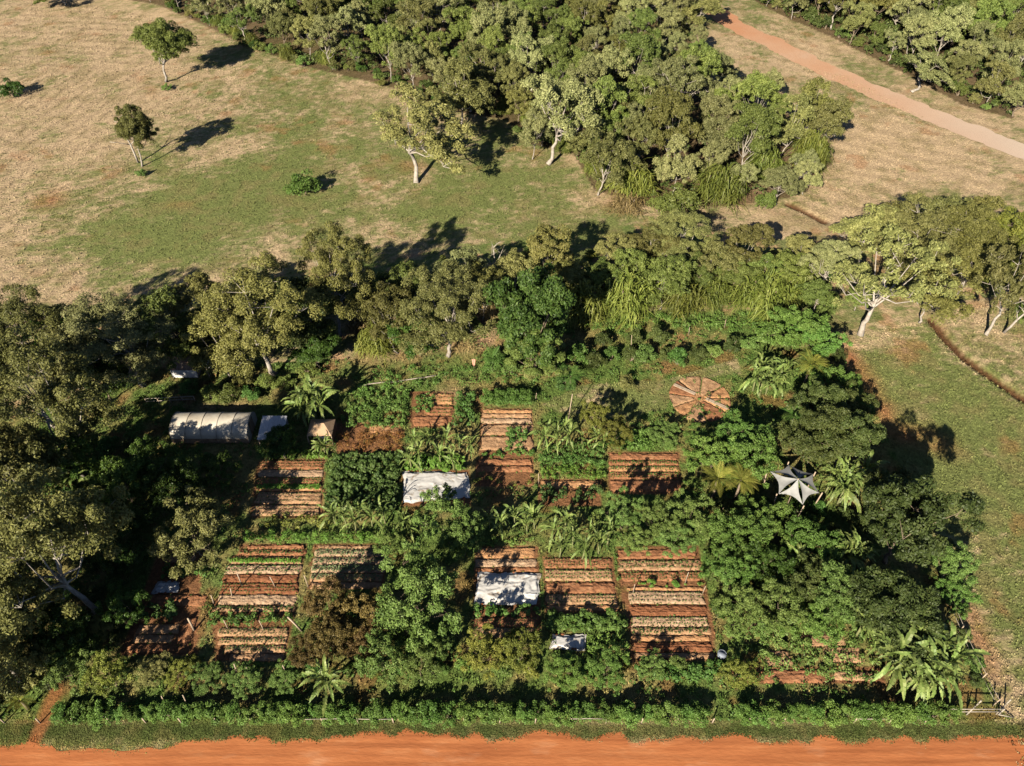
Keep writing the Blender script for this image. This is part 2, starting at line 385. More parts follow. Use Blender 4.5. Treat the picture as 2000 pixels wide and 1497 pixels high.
creekW = W((-200, 900), (-200, 600), (150, 590), (400, 560), (700, 510), (1000, 470), (1300, 430), (1500, 470), (2100, 400), (2150, 560), (1850, 590), (1640, 650), (1560, 600), (1150, 620), (1000, 650), (700, 700), (300, 720))
F1 = W((60, -60), (210, -8), (310, 10), (390, 45), (470, 85), (590, 128), (715, 158), (800, 180), (870, 215), (990, 235), (1030, 280), (1120, 300), (1160, 370), (1250, 400), (1400, 405), (1545, 385), (1625, 320), (1620, 280), (1545, 225), (1470, 200), (1385, 170), (1360, 110), (1345, 60), (1370, 20), (1390, -60))
F2 = W((1470, -60), (1475, 2), (1530, 32), (1620, 70), (1710, 116), (1795, 158), (1880, 205), (1980, 232), (1985, 180), (2060, 160), (2200, 130), (2100, -60))

PLOTS = [W(*q) for q in [[(1200, 1068), (1366, 1068), (1404, 1290), (1236, 1292)], [(1060, 1086), (1196, 1086), (1208, 1198), (1066, 1198)], [(926, 1066), (1050, 1066), (1056, 1250), (918, 1250)],
    [(612, 1062), (760, 1062), (746, 1152), (600, 1152)], [(470, 1062), (600, 1062), (555, 1294), (420, 1294), (410, 1196)], [(310, 1078), (395, 1078), (385, 1280), (235, 1280)], [(504, 896), (635, 896), (630, 1012), (488, 1012)],
    [(940, 798), (1042, 798), (1042, 952), (928, 952)], [(1052, 936), (1176, 936), (1176, 990), (1052, 990)], [(1188, 884), (1326, 884), (1332, 966), (1188, 966)], [(802, 765), (888, 765), (886, 836), (800, 836)], [(656, 826), (788, 826), (788, 886), (656, 886)],
    [(786, 918), (918, 918), (918, 990), (784, 990)], [(1425, 1300), (1720, 1300), (1735, 1338), (1425, 1338)]]]
def in_plots(X, Y):
    r = np.zeros(np.shape(X), bool)
    for q in PLOTS: r |= inpoly(X, Y, q)
    return r
def ground_colour(X, Y):
    n1 = fbm(X * 0.06, Y * 0.06, 1); n2 = fbm(X * 0.25, Y * 0.25, 5); n3 = fbm(X * 0.9, Y * 0.9, 9); n4 = vnoise(X * 3.1, Y * 3.1, 4)
    green = np.array([0.132, 0.152, 0.048]); dry = np.array([0.415, 0.305, 0.186]); olive = np.array([0.190, 0.155, 0.066])
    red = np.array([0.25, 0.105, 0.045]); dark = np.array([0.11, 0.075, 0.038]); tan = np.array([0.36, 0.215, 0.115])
    lush = np.array([0.075, 0.120, 0.026])
    n = np.clip(n1 * 0.45 + n2 * 0.35 + n3 * 0.2, 0, 1)
    def mix(a, b, t): return a + (b - a) * t[..., None]
    # dryness of the left field: dry in the upper left, along its lower edge and at its right
    dryness = 0.40 + 0.0 * X
    def blob(px, py, rx, ry, v):
        c = P(px, py); m = MPP(c); sx = rx * m; sy = abs(P(px, py - ry).y - P(px, py + ry).y) / 2
        return v * np.exp(-(((X - c.x) / sx) ** 2 + ((Y - c.y) / sy) ** 2))
    for b in [(120, 220, 260, 150, 0.46), (80, 60, 260, 60, 0.42), (100, 560, 220, 70, 0.42), (420, 270, 130, 70, 0.35), (520, 350, 330, 120, -0.40), (330, 420, 120, 60, -0.15), (1000, 330, 200, 70, -0.22), (330, 470, 170, 70, -0.3),
              (700, 470, 160, 40, 0.25), (430, 560, 120, 40, 0.35), (900, 400, 200, 80, -0.12), (1130, 350, 90, 60, -0.1), (600, 190, 150, 40, 0.05), (240, 400, 60, 30, 0.2),
              (1750, 300, 320, 120, 0.85), (1600, 430, 150, 40, 0.5), (1450, 110, 130, 60, 0.1), (1800, 780, 240, 160, -0.5), (1950, 1100, 140, 320, -0.45), (1960, 690, 90, 70, 0.45),
              (1900, 600, 80, 60, 0.4), (1930, 1270, 40, 120, 0.3), (1250, 800, 150, 60, -0.05)]:
        dryness = dryness + blob(*b)
    n5 = fbm(X * 2.2, Y * 2.2, 77, 3)
    nst = fbm(X * 0.9 + Y * 0.25, Y * 2.4 - X * 0.3, 78, 3)
    tn = (n1 - 0.5) * 1.6 + (n2 - 0.5) * 1.3 + (n3 - 0.5) * 0.7 + (n5 - 0.5) * 0.8 + (nst - 0.5) * 1.1
    t = smooth(0.08, 0.92, 0.5 + tn * 0.78 + (dryness - 0.5) * 0.85)
    c = mix(np.broadcast_to(green, X.shape + (3,)), np.broadcast_to(dry, X.shape + (3,)), t)
    c = mix(c, np.broadcast_to(olive, c.shape), smooth(0.45, 0.75, fbm(X * 0.5, Y * 0.5, 21)) * 0.5)
    # mown swathes
    wv = X + 4.0 * (fbm(X * 0.05, Y * 0.05, 31) - 0.5)
    fl = inpoly(X, Y, fieldL)
    a = math.radians(62)
    s1 = smooth(-0.9, 0.1, np.sin((wv * 0.9 - Y * 0.18) * 3.0 + 2.5 * vnoise(X * 0.25, Y * 0.25, 35))) * (0.6 + 0.4 * vnoise(X * 2, Y * 0.7, 33))
    s2 = smooth(-0.9, 0.2, np.sin((Y + 0.10 * X + 2 * (n1 - 0.5)) * 2.0))
    top = smooth(140, 155, Y - 0.0 * X)
    stripe = s1 * (1 - top) + s2 * top
    m = fl * np.clip(dryness - 0.2, 0, 1) * smooth(0.3, 0.55, n2 * 0.6 + n3 * 0.4)
    c = c * (1 - (m * (1 - stripe))[..., None] * 0.36)
    fr = ((X > 25) & (Y > 78)) if True else None
    s3 = np.sin((Y * 0.55 - X * 0.0 + X * 0.34 + 3 * (n1 - 0.5)) * 2.8) * 0.5 + 0.5
    c = c * (1 - (fr * (1 - s3) * 0.16)[..., None])
    # bare red patches
    pr = 0.7 * smooth(0.60, 0.75, fbm(X * 0.33, Y * 0.33, 41)) * smooth(0.45, 0.6, fbm(X * 0.08, Y * 0.08, 43)) * 0.6
    for b in [(95, 390, 30, 18, 0.75), (720, 350, 14, 8, 0.5), (800, 325, 30, 12, 0.5), (350, 400, 30, 8, .4), (1660, 700, 22, 40, 0.9), (1720, 800, 26, 30, 1.0), (1770, 850, 50, 22, 0.9), (1900, 1210, 24, 60, 0.55), (1925, 1290, 28, 60, 0.5),
              (1840, 870, 30, 25, 0.5), (1700, 745, 20, 30, 0.6), (100, 1375, 26, 30, 1.3), (75, 1425, 18, 22, 1.3), (1890, 1385, 22, 30, 1.0), (1960, 1440, 60, 24, 0.6)]:
        pr = pr + blob(*b) * (0.4 + 0.9 * n3)
    c = mix(c, np.broadcast_to(red * 0.9 + tan * 0.1, c.shape), np.clip(pr, 0, 1))
    tb = 0.0 * X
    for b in [(880, 672, 90, 14, 1.2), (745, 692, 60, 12, 1.1), (960, 655, 50, 16, 1.0), (690, 640, 30, 14, 0.7), (1210, 392, 40, 14, 0.9), (1420, 375, 60, 16, 1.0), (1560, 330, 40, 20, 0.7), (355, 770, 22, 26, 0.9), (420, 795, 60, 10, 0.8), (880, 770, 30, 14, 0.8)]: tb = tb + blob(*b) * (0.35 + 0.9 * n3)
    # forest floor, creek bank, garden paths
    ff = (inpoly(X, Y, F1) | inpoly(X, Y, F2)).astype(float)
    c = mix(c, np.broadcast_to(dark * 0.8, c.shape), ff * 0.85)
    ck = inpoly(X, Y, creekW).astype(float) * smooth(0.35, 0.6, n2)
    c = mix(c, mix(np.broadcast_to(lush, c.shape), np.broadcast_to(tan, c.shape), smooth(0.5, 0.7, n3)), ck * 0.75)
    gd = (inpoly(X, Y, gardenW) & ~inpoly(X, Y, clearW)).astype(float)
    gcol = mix(np.broadcast_to(lush * 1.1, c.shape), np.broadcast_to(np.array([0.19, 0.16, 0.055]), c.shape), smooth(0.4, 0.65, n2 * .6 + n3 * .4))
    gcol = mix(gcol, np.broadcast_to(red * 0.7, c.shape), smooth(0.6, 0.75, fbm(X * 0.4, Y * 0.4, 51)) * 0.6)
    c = mix(c, gcol, gd * 0.92)
    ip = in_plots(X, Y).astype(float) * smooth(0.25, 0.45, n3 + 0.1)
    c = mix(c, np.broadcast_to(np.array([0.190, 0.086, 0.042]), c.shape), ip * 0.92)
    c = mix(c, np.broadcast_to(np.array([0.36, 0.225, 0.135]), c.shape), np.clip(tb, 0, 1) * 0.9)
    # verge of longer dark grass beside the red road
    v0 = P(1000, 1412).y; v1 = P(1000, ROAD_EDGE + 6).y
    vg = (smooth(v1 - 0.6, v1 + 0.3, Y) * (1 - smooth(v0 - 0.4, v0 + 0.4, Y)))
    c = mix(c, mix(np.broadcast_to(np.array([0.060, 0.076, 0.024]), c.shape), np.broadcast_to(np.array([0.100, 0.096, 0.034]), c.shape), smooth(0.45, 0.7, n3)), vg * 0.9)
    pd = segdist(X, Y, pathW)
    c = mix(c, np.broadcast_to(np.array([0.24, 0.098, 0.038]), c.shape), (1 - smooth(0.15, 0.75, pd + 0.9 * (n3 - 0.5))) * 0.85)
    # drains
    dd = np.minimum(segdist(X, Y, ditchW), segdist(X, Y, drainW))
    c = mix(c, np.broadcast_to(np.array([0.075, 0.035, 0.016]), c.shape), (1 - smooth(0.35, 0.75, dd + 0.4 * (n3 - 0.5))) * 0.95)
    c = c * (0.82 + 0.36 * n4)[..., None]
    return np.clip(c, 0.004, 0.9)
def ground_h(X, Y):
    h = (fbm(X * 0.3, Y * 0.3, 61) - 0.5) * 0.08 + (vnoise(X * 1.3, Y * 1.3, 62) - 0.5) * 0.02 - 0.04
    dd = np.minimum(segdist(X, Y, ditchW), segdist(X, Y, drainW))
    h = h - 0.45 * (1 - smooth(0.2, 0.9, dd))
    far = np.maximum(np.abs(X) - 160, 0) + np.maximum(Y - 240, 0)
    return h - 0.0 * far

ys = [-60.0]
while ys[-1] < 900:
    y = ys[-1]
    ys.append(y + (3.0 if y < 14 else 0.24 if y < 78 else 0.34 if y < 130 else 0.55 if y < 215 else 25.0))
xs = [0.0]
while xs[-1] < 700:
    x = xs[-1]
    xs.append(x + (0.30 if x < 62 else 0.5 if x < 130 else 20.0))
xs = np.array([-v for v in xs[:0:-1]] + xs)
GX, GY = np.meshgrid(xs, np.array(ys))
gme = grid_np("ground", GX, GY, ground_h(GX, GY), M_GROUND, True, ground_colour(GX, GY).reshape(-1, 3))
tag(ob("ground", gme), "mown pasture and garden ground of dry and green grass on red earth", None, None, 'structure')

# red dirt road in front, ragged along its upper edge
def strip(name, cx, ylo, yhi, z, mat):
    n = len(cx); m = 14
    T = np.linspace(0, 1, m)[:, None]
    X = np.repeat(cx[None, :], m, 0); Yv = ylo[None, :] * (1 - T) + yhi[None, :] * T
    Z = ground_h(X, Yv) + z
    return grid_np(name, X, Yv, Z, mat, True)
cx = np.arange(-70, 70, 0.3); cx_road = cx
e = P(1000, ROAD_EDGE).y
hi = e + (fbm(cx * 0.16, cx * 0 + 3, 81) - 0.5) * 2.2 + (vnoise(cx * 0.9, cx * 0, 82) - 0.5) * 0.8
hi = hi - 0.6 * smooth(-20, -34, cx) + 0.5 * np.exp(-((cx - P(1385, 1430).x) / 1.2) ** 2)
tag(ob("dirt_road", strip("dirt_road", cx, np.full_like(cx, 2.0), hi, 0.025, M_ROAD)), "orange-red dirt road along the front of the garden", None, None, 'structure')
# pale far road
def ribbon(name, pts, hw, z, mat, seed):
    X = []; Y = []
    dens = []
    for a, b in zip(pts[:-1], pts[1:]):
        k = max(2, int((b - a).length / 0.7))
        dens += [a.lerp(b, i / k) for i in range(k)]
    dens.append(pts[-1]); n = len(dens); rows = []
    for i, p in enumerate(dens):
        t = (dens[min(i + 1, n - 1)] - dens[max(i - 1, 0)]).normalized(); u = Vector((-t.y, t.x, 0))
        w1 = hw * (1 + 0.35 * (float(vnoise(i * 0.33, seed)) - 0.5) + 0.2 * (float(vnoise(i * 1.1, seed + 3)) - .5)); w2 = hw * (1 + 0.35 * (float(vnoise(i * 0.29, seed + 9)) - 0.5) + 0.2 * (float(vnoise(i * 1.2, seed + 13)) - .5))
        rows.append([(p + u * (w1 * f if f > 0 else w2 * f)) for f in np.linspace(-1, 1, 7)])
    A = np.array([[tuple(v) for v in r] for r in rows])
    return grid_np(name, A[..., 0], A[..., 1], ground_h(A[..., 0], A[..., 1]) + z, mat, True)
M_ROADF = surf_mat("far_road_dirt", (0.37, 0.165, 0.080), (0.41, 0.245, 0.150), 0.035, 9, bump=0.4, bscale=40, c2=(0.43, 0.32, 0.235))
def clay_to_gravel():
    nt = M_ROADF.node_tree; N = nt.nodes; L = nt.links; b = next(n for n in N if n.type == 'BSDF_PRINCIPLED'); src = b.inputs['Base Color'].links[0].from_socket
    tc = N.new("ShaderNodeTexCoord"); sx = N.new("ShaderNodeSeparateXYZ"); L.new(tc.outputs['Object'], sx.inputs[0])
    mr = N.new("ShaderNodeMapRange"); L.new(sx.outputs[0], mr.inputs[0]); mr.inputs[1].default_value = 62; mr.inputs[2].default_value = 84
    mx = N.new("ShaderNodeMix"); mx.data_type = 'RGBA'; L.new(mr.outputs[0], mx.inputs[0]); L.new(src, mx.inputs[6]); mx.inputs[7].default_value = (0.44, 0.345, 0.265, 1); L.new(mx.outputs[2], b.inputs['Base Color'])
clay_to_gravel()
tag(ob("far_dirt_road", ribbon("far_dirt_road", far_roadW, 2.7, 0.03, M_ROADF, 3)), "pale orange dirt road crossing the far right field", None, None, 'structure')


# ------------------------------------------------------------------ plant prototypes
PR = {}
PR['big'] = [tree_proto(100 + i, 5.0, 12.0, 14, 12, 240, 0.21, 0.09, LM['gum'], M_BARKW, 0.24, clear=0.30, low=0.32, clump=0.14, spread=0.84) for i in range(3)]
PR['gum'] = [tree_proto(120 + i, 3.5, 8.8, 11, 10, 140, 0.25, 0.115, LM['gum'], M_BARKW, 0.12, clear=0.22, spread=0.78, clump=0.17, low=0.34) for i in range(7)]
PR['open'] = [tree_proto(140 + i, 4.2, 9.4, 11, 10, 150, 0.26, 0.11, LM['gum'], M_BARKW, 0.22, clear=0.32, spread=0.9, clump=0.145, sparse=0.92, bend=0.2, low=0.48, fill=0.06) for i in range(3)]
PR['dome'] = [tree_proto(170 + i, 3.6, 10.4, 16, 12, 190, 0.24, 0.11, LM['gumgreen'], M_BARKW, 0.17, clear=0.28, spread=0.64, flat=1.05, clump=0.17, low=0.40) for i in range(2)]
PR['sparse'] = [tree_proto(150, 4.4, 9.4, 13, 8, 110, 0.24, 0.10, LM['gum'], M_BARKW, 0.26, clear=0.30, spread=0.95, clump=0.13, sparse=0.8, bend=0.15, low=0.46, fill=0.0)]
PR['round'] = [tree_proto(160 + i, 3.6, 7.4, 11, 12, 170, 0.24, 0.11, LM['dark'], M_BARKB, 0.16, clear=0.2, spread=0.72, flat=0.95, clump=0.16, low=0.34) for i in range(3)]
PR['pea'] = [tree_proto(180 + i, 2.3, 3.8, 10, 10, 130, 0.17, 0.065, LM['pea'], M_BARKB, 0.05, clear=0.14, spread=0.84, clump=0.15, flat=0.95, low=0.30, jit=0.9, shell=0.15) for i in range(5)]
PR['bush'] = [bush_proto(200 + i, 1.15, 1.7, 22, 120, 0.14, 0.065, LM['pea'], 0.27, 0.9) for i in range(5)]
PR['weed'] = [bush_proto(220 + i, 0.7, 0.8, 9, 80, 0.14, 0.07, LM['crop']) for i in range(3)]
def cane_proto(seed, R, H, n, leaf, wid=0.10):
    rng = np.random.default_rng(seed); Q = []
    for i in range(n):
        a = rng.uniform(0, 6.28); r0 = R * 0.8 * math.sqrt(rng.random()); b = np.array([r0 * math.cos(rng.uniform(0, 6.28)), r0 * math.sin(rng.uniform(0, 6.28)), 0])
        h0 = H * rng.uniform(0.25, 1.0) * (1.1 - 0.5 * r0 / R); out = R * rng.uniform(0.25, 0.75); d = np.array([math.cos(a), math.sin(a), 0]); sd_ = np.array([-d[1], d[0], 0])
        w = wid * rng.uniform(0.7, 1.5); pts = []; wv_ = rng.normal(0, 1.0); dr_ = rng.uniform(0.75, 1.35)
        for k in range(6):
            t = k / 5; pts.append(b + d * out * t + sd_ * out * 0.5 * wv_ * t * t + np.array([0, 0, h0 * (0.60 + 0.9 * t - dr_ * t * t)]))
        for k in range(5):
            w0 = w * (1 - abs(2 * k / 5 - 0.7) * 0.7); w1 = w * max(0.06, 1 - abs(2 * (k + 1) / 5 - 0.7) * 0.7)
            Q.append([pts[k] - sd_ * w0, pts[k] + sd_ * w0, pts[k + 1] + sd_ * w1, pts[k + 1] - sd_ * w1])
    Q = np.array(Q); Q[:, :, 2] = np.maximum(Q[:, :, 2], 0.02)
    mb = MB()
    for i in range(7):
        a = rng.uniform(0, 6.28); r = R * 0.3 * rng.random()
        mb.tube([(r * math.cos(a), r * math.sin(a), 0), (r * 1.6 * math.cos(a), r * 1.6 * math.sin(a), H * 0.6)], [0.07, 0.04], 5, False)
    return dict(crown=quads_np("blades", Q, leaf), trunk=mb.mesh("canes", M_BARKB, True), R=R, H=H, hc=H * 0.55)
PR['cane'] = [cane_proto(240 + i, 2.2, 4.6, 900, LM['cane'], 0.055) for i in range(3)]
PR['straw'] = [cane_proto(250 + i, 1.3, 1.1, 420, LM['straw'], 0.025) for i in range(2)]

def banana_leaf(seed, L, wd):
    """arched midrib with torn blade segments on both sides"""
    rng = np.random.default_rng(seed); n = 11; mid = []; wds = []; Q = []
    for k in range(n + 1):
        t = k / n
        mid.append(np.array([L * (0.82 * t + 0.05 * math.sin(3 * t)), 0.05 * L * math.sin(2.2 * t) * (-1) ** seed, L * (0.62 * t - (0.74 + 0.05 * (seed % 4)) * t * t + 0.02)]))
        wds.append(wd * (0.08 if k == 0 else math.sin(math.pi * min(1, 0.08 + t * 0.93)) ** 0.55) if k < n else 0.01)
    for k in range(n):
        for sgn in (-1, 1):
            if rng.random() < 0.05: continue
            a, b = mid[k], mid[k + 1]; wa, wb = wds[k] * rng.uniform(0.8, 1.15), wds[k + 1] * rng.uniform(0.8, 1.1)
            dr = 0.15 * (k / n) + rng.uniform(-0.12, 0.2); fw = (b - a) * rng.uniform(0.0, 0.22)
            Q.append([a, b, b + np.array([0, sgn * wb, wb * (0.3 - dr)]) - fw * 0.4 + (b - a) * 0.25, a + np.array([0, sgn * wa, wa * (0.3 - dr)]) + fw + (b - a) * 0.25])
    for k in range(n):
        w = np.array([0, 0.022 * (1 - k / n) + 0.004, 0]); up = np.array([0, 0, 0.012]); Q.append([mid[k] - w + up, mid[k] + w + up, mid[k + 1] + w + up, mid[k + 1] - w + up])
    return quads_np("leaf", np.array(Q), LM['banana'])
BLEAF = [banana_leaf(300 + i, 2.3, 0.115 + 0.012 * i) for i in range(6)]
def stem_mesh(h, r, mat, name="stem"):
    return MB().tube([(0, 0, 0), (0.02, 0.01, h * 0.5), (0, 0, h)], [r, r * 0.8, r * 0.5], 7).mesh(name, mat, True)
BSTEM = stem_mesh(1.0, 0.11, M_STEM)
def banana(label, spots, group=None, size=1.0, leaves=14, seed=0):
    """spots: stem positions (world x, y, scale)"""
    rnd = random.Random(seed)
    cx = sum(s[0] for s in spots) / len(spots); cy = sum(s[1] for s in spots) / len(spots)
    t = thing('banana_clump' if len(spots) > 1 else 'banana_plant', label, 'banana plant', (cx, cy, 0), 0, group)
    for (x, y, s) in spots:
        h = 2.0 * s * size; st = ob('stem', BSTEM, t, (x - cx, y - cy, 0), (rnd.uniform(-.1, .1), rnd.uniform(-.1, .1), 0), (s * size, s * size, h))
        a0 = rnd.uniform(0, 6.28)
        for k in range(leaves):
            a = a0 + k * 2.4; pitch = rnd.uniform(-0.85, 0.35) if k > 1 else -1.05
            q = s * size * rnd.uniform(0.75, 1.15)
            lf = ob('leaf', BLEAF[rnd.randrange(6)], st)
            # undo the stem's stretch so that leaves keep their form
            M = Matrix.Diagonal((1 / (s * size), 1 / (s * size), 1 / h, 1)) @ Matrix.Translation((0, 0, h * rnd.uniform(0.9, 1.0))) @ Euler((rnd.uniform(-.3, .3), pitch, a), 'XYZ').to_matrix().to_4x4() @ Matrix.Scale(q, 4)
            lf.matrix_basis = M
    return t
def banana_px(label, x, y, wpx, n, size=1.0, hgt=2.6, group=None, aspect=0.8, seed=None, leaves=14):
    rnd = random.Random(int(x * 7 + y))
    c = P(x, y, hgt * size); m = MPP(c); r = max(0.0, wpx * 0.5 * m - 1.5 * size)
    sp = []
    for i in range(n):
        a = i * 2.399; q = r * math.sqrt((i + 0.3) / n) if n > 1 else 0
        sp.append((c.x + q * math.cos(a), c.y + q * math.sin(a) * aspect, rnd.uniform(0.85, 1.2)))
    return banana(label, sp, group, size, leaves, int(x * 3 + y))

def frond_mesh(seed, L, pairs, lw, ll, leaf):
    rng = np.random.default_rng(seed); Q = []; pts = []
    for k in range(9):
        t = k / 8; pts.append(np.array([L * 0.9 * t, 0, L * (0.55 * t - 0.75 * t * t)]))
    pts = np.array(pts)
    for i in range(pairs):
        t = 0.1 + 0.9 * i / pairs; f = t * 8; k = min(7, int(f)); p = pts[k] + (pts[k + 1] - pts[k]) * (f - k)
        l = ll * math.sin(math.pi * (0.15 + 0.8 * t)) * rng.uniform(0.85, 1.1)
        for s in (-1, 1):
            d = np.array([0.55, s * 0.8, -0.15]); sdv = np.array([0.8, -s * 0.55, 0]) * lw
            q = p + d * l; Q.append([p - sdv, p + d * l * 0.4 - sdv * 1.2 , q, p + d * l * 0.4 + sdv * 1.2])
    for k in range(8):
        a, b = pts[k], pts[k + 1]; w = np.array([0, 0.035 * (1 - k / 9), 0]); Q.append([a - w, a + w, b + w, b - w])
    return quads_np("frond", np.array(Q), leaf)
FROND = [frond_mesh(330 + i, 2.6, 30, 0.018, 0.62, LM['palm']) for i in range(2)]
FROND_D = [frond_mesh(340 + i, 2.6, 30, 0.018, 0.62, LM['crop']) for i in range(2)]
def palm(label, x, y, w, n=17, h=3.4, fr=None, group=None):
    c = P(x, y, h); s = w * 0.5 * MPP(c) / 2.5; rnd = random.Random(int(x + y))
    t = thing('palm_tree', label, 'palm', (c.x, c.y, 0), 0, group)
    ob('trunk', stem_mesh(h, 0.16, M_BARKB, 'trunk'), t)
    for k in range(n):
        ob('frond', (fr or FROND)[k % 2], t, (0, 0, h - 0.05), (0, rnd.uniform(-0.8, 0.1), k * 2.399 + rnd.uniform(-.2, .2)), s)
    return t

# ------------------------------------------------------------------ far forest
def poisson(poly, dmin, n, seed, vis=True):
    rng = np.random.default_rng(seed); A = np.array(poly); lo = A.min(0); hi = A.max(0); out = []
    cand = lo + (hi - lo) * rng.random((n, 2)); cand = cand[inpoly(cand[:, 0], cand[:, 1], poly)]
    for p in cand:
        if all((p[0] - q[0]) ** 2 + (p[1] - q[1]) ** 2 > dmin * dmin for q in out): out.append(p)
    return np.array(out)
def visible(x, y, margin=5):
    p0 = Vector((x, y, 5)); w = p0.y * CD - (p0.z - CAM_H) * SD
    return abs(F_PX * x / w) < 1000 + margin / w * F_PX and PY(p0) > -75
random.seed(5)
rf = random.Random(77)
def forest(poly, seed, dmin, where, greys, front, where2):
    pts = [p for p in poisson(poly, dmin, 5200, seed) if visible(p[0], p[1])]
    edge = []
    for p in pts:
        d = float(segdist(np.array(p[0]), np.array(p[1]), [tuple(q) for q in poly] + [tuple(poly[0])]))
        u = rf.random()
        right = p[0] > 15
        k = 'gumgrey' if u < (0.55 if right else 0.22) * greys else 'gumgreen' if u < 0.72 else 'gumolive' if u < 0.82 else 'gum'
        nm = {'gumgrey': 'grey-green gum tree', 'gumgreen': 'mid-green gum tree', 'gumolive': 'olive-yellow gum tree', 'gum': 'dull green gum tree'}[k]
        v_ = rf.random(); pr = rf.choice(PR['gum']) if v_ < 0.62 else rf.choice(PR['open']) if v_ < 0.8 else rf.choice(PR['round'])
        s = rf.uniform(0.6, 1.2) * (0.8 if d < 3 else 1.0)
        o = plant_tree(pr, 'gum_tree', nm + ' crowded in ' + where, 'tree', p, s, group=nm + 's of ' + where, leaf=LM[k], sz=rf.uniform(0.95, 1.3), rz=rf.uniform(0, 6.28))
        edge.append((o, p, d, nm))
    bands = {}
    for o, p, d, nm in edge: bands.setdefault(int(float(segdist(np.array(p[0]), np.array(p[1]), front)) / 5.5), []).append((p[0], o, nm))
    for k, L_ in bands.items():
        for i, (x, o, nm) in enumerate(sorted(L_, key=lambda e: e[0])):
            o['label'] = nm + ', ' + ORD[min(i, 95)] + ' from left in the ' + ORD[k] + ' tree row behind ' + where2
fa = forest(F1, 3, 4.6, 'the forest behind the left field', 1.0, F1[1:18], 'the field edge')
fb = forest(F2, 4, 4.4, 'the woods beyond the far road', 0.9, F2[1:8], 'the far road')
# undergrowth along the forest edges and under the trees
rng = np.random.default_rng(8)
def scatter_in(poly, n, seed):
    r = np.random.default_rng(seed); A = np.array(poly); lo = A.min(0); hi = A.max(0)
    c = lo + (hi - lo) * r.random((n, 2)); return c[inpoly(c[:, 0], c[:, 1], poly)]
for poly, nm, sd_ in ((F1, 'forest behind the left field', 21), (F2, 'woods beyond the far road', 22)):
    c = scatter_in(poly, 2600, sd_); c = c[[visible(a, b) for a, b in c]]
    C3 = np.column_stack([c, rng.uniform(0.3, 1.6, len(c))])
    q = clump_leaves(C3, rng.uniform(0.5, 1.1, len(c)), 36, 0.42, 0.2, rng)
    q[:, :, 2] = np.maximum(q[:, :, 2], 0.01)
    tag(ob('undergrowth', quads_np('undergrowth', q, LM['olive'])), 'low scrubby undergrowth beneath the ' + nm, 'undergrowth', None, 'stuff')

# ------------------------------------------------------------------ single trees, placed by their foot and crown
def at_base(pr, bx, by, cy, w=None):
    b = P(bx, by); best = None
    for i in range(200):
        h = 2 + i * 0.1; e = abs(PY(Vector((b.x, b.y, h))) - cy)
        if best is None or e < best[0]: best = (e, h)
    hc = best[1]
    s = (w * 0.5 * MPP(Vector((b.x, b.y, hc))) / pr['R']) if w else hc / pr['hc']
    return b, s, hc / (pr['hc'] * s)
def tree_b(pr, bx, by, cx, cy, w, label, leaf, name='gum_tree', rz=None):
    b, s, sz = at_base(pr, bx, by, cy, w)
    hc = pr['hc'] * s * sz; c = P(cx, cy, hc)
    # the crown's sideways offset is a lean about the foot
    ty = math.atan2(c.x - b.x, hc); ty = max(-0.45, min(0.45, ty))
    t = plant_tree(pr, name, label, 'tree', b, s, leaf=leaf, sz=sz, rz=rz)
    R0 = Euler((0, 0, t.rotation_euler.z)).to_matrix(); t.rotation_euler = (Euler((0, ty, 0)).to_matrix() @ R0).to_euler()
    return t
random.seed(17)
tree_b(PR['dome'][0], 325, 160, 320, 75, 108, 'round dark green tree standing alone in the upper left field', LM['gumgreen'], 'field_tree')
tree_b(PR['dome'][1], 278, 325, 262, 248, 74, 'small leaning tree with bare white branches in the left field', LM['gumolive'], 'field_tree')
tree_b(PR['open'][0], 813, 358, 836, 245, 178, 'tall white-trunked gum standing nearest in the open middle field', LM['gum'])
tree_b(PR['gum'][1], 900, 245, 905, 172, 120, 'white-trunked gum just behind the tall field gum', LM['gum'])
tree_b(PR['open'][1], 1070, 322, 1105, 195, 150, 'gum with a crooked white trunk at the forest corner', LM['gumgrey'])
tree_b(PR['gum'][3], 1168, 382, 1195, 300, 110, 'gum with a short pale trunk beside the drooping cane clump', LM['gum'])
tree_b(PR['gum'][2], 1040, 312, 1046, 245, 60, 'thin pale gum left of the crooked white trunk', LM['gumgrey'])
tree_b(PR['big'][0], 665, 655, 662, 530, 135, 'gum with a slim white trunk standing over deep shade', LM['gumolive'])
tree_b(PR['sparse'][0], 1680, 655, 1745, 530, 190, 'wide leaning gum with a thick white forked trunk right of the garden', LM['gum'])
tree_b(PR['open'][2], 1925, 655, 1985, 540, 120, 'sparse gum with a slanting white trunk at the right edge', LM['gum'])
tree_b(PR['open'][0], 1780, 180, 1850, 130, 110, 'gum leaning right with a long white trunk beside the far road', LM['gumgrey'])
tree_b(PR['gum'][4], 1365, 60, 1370, 15, 90, 'gum casting shade over the far end of the dirt road', LM['gum'])
tree_b(PR['gum'][0], 130, 12, 100, -30, 90, 'gum at the top left corner of the field', LM['gumgreen'])

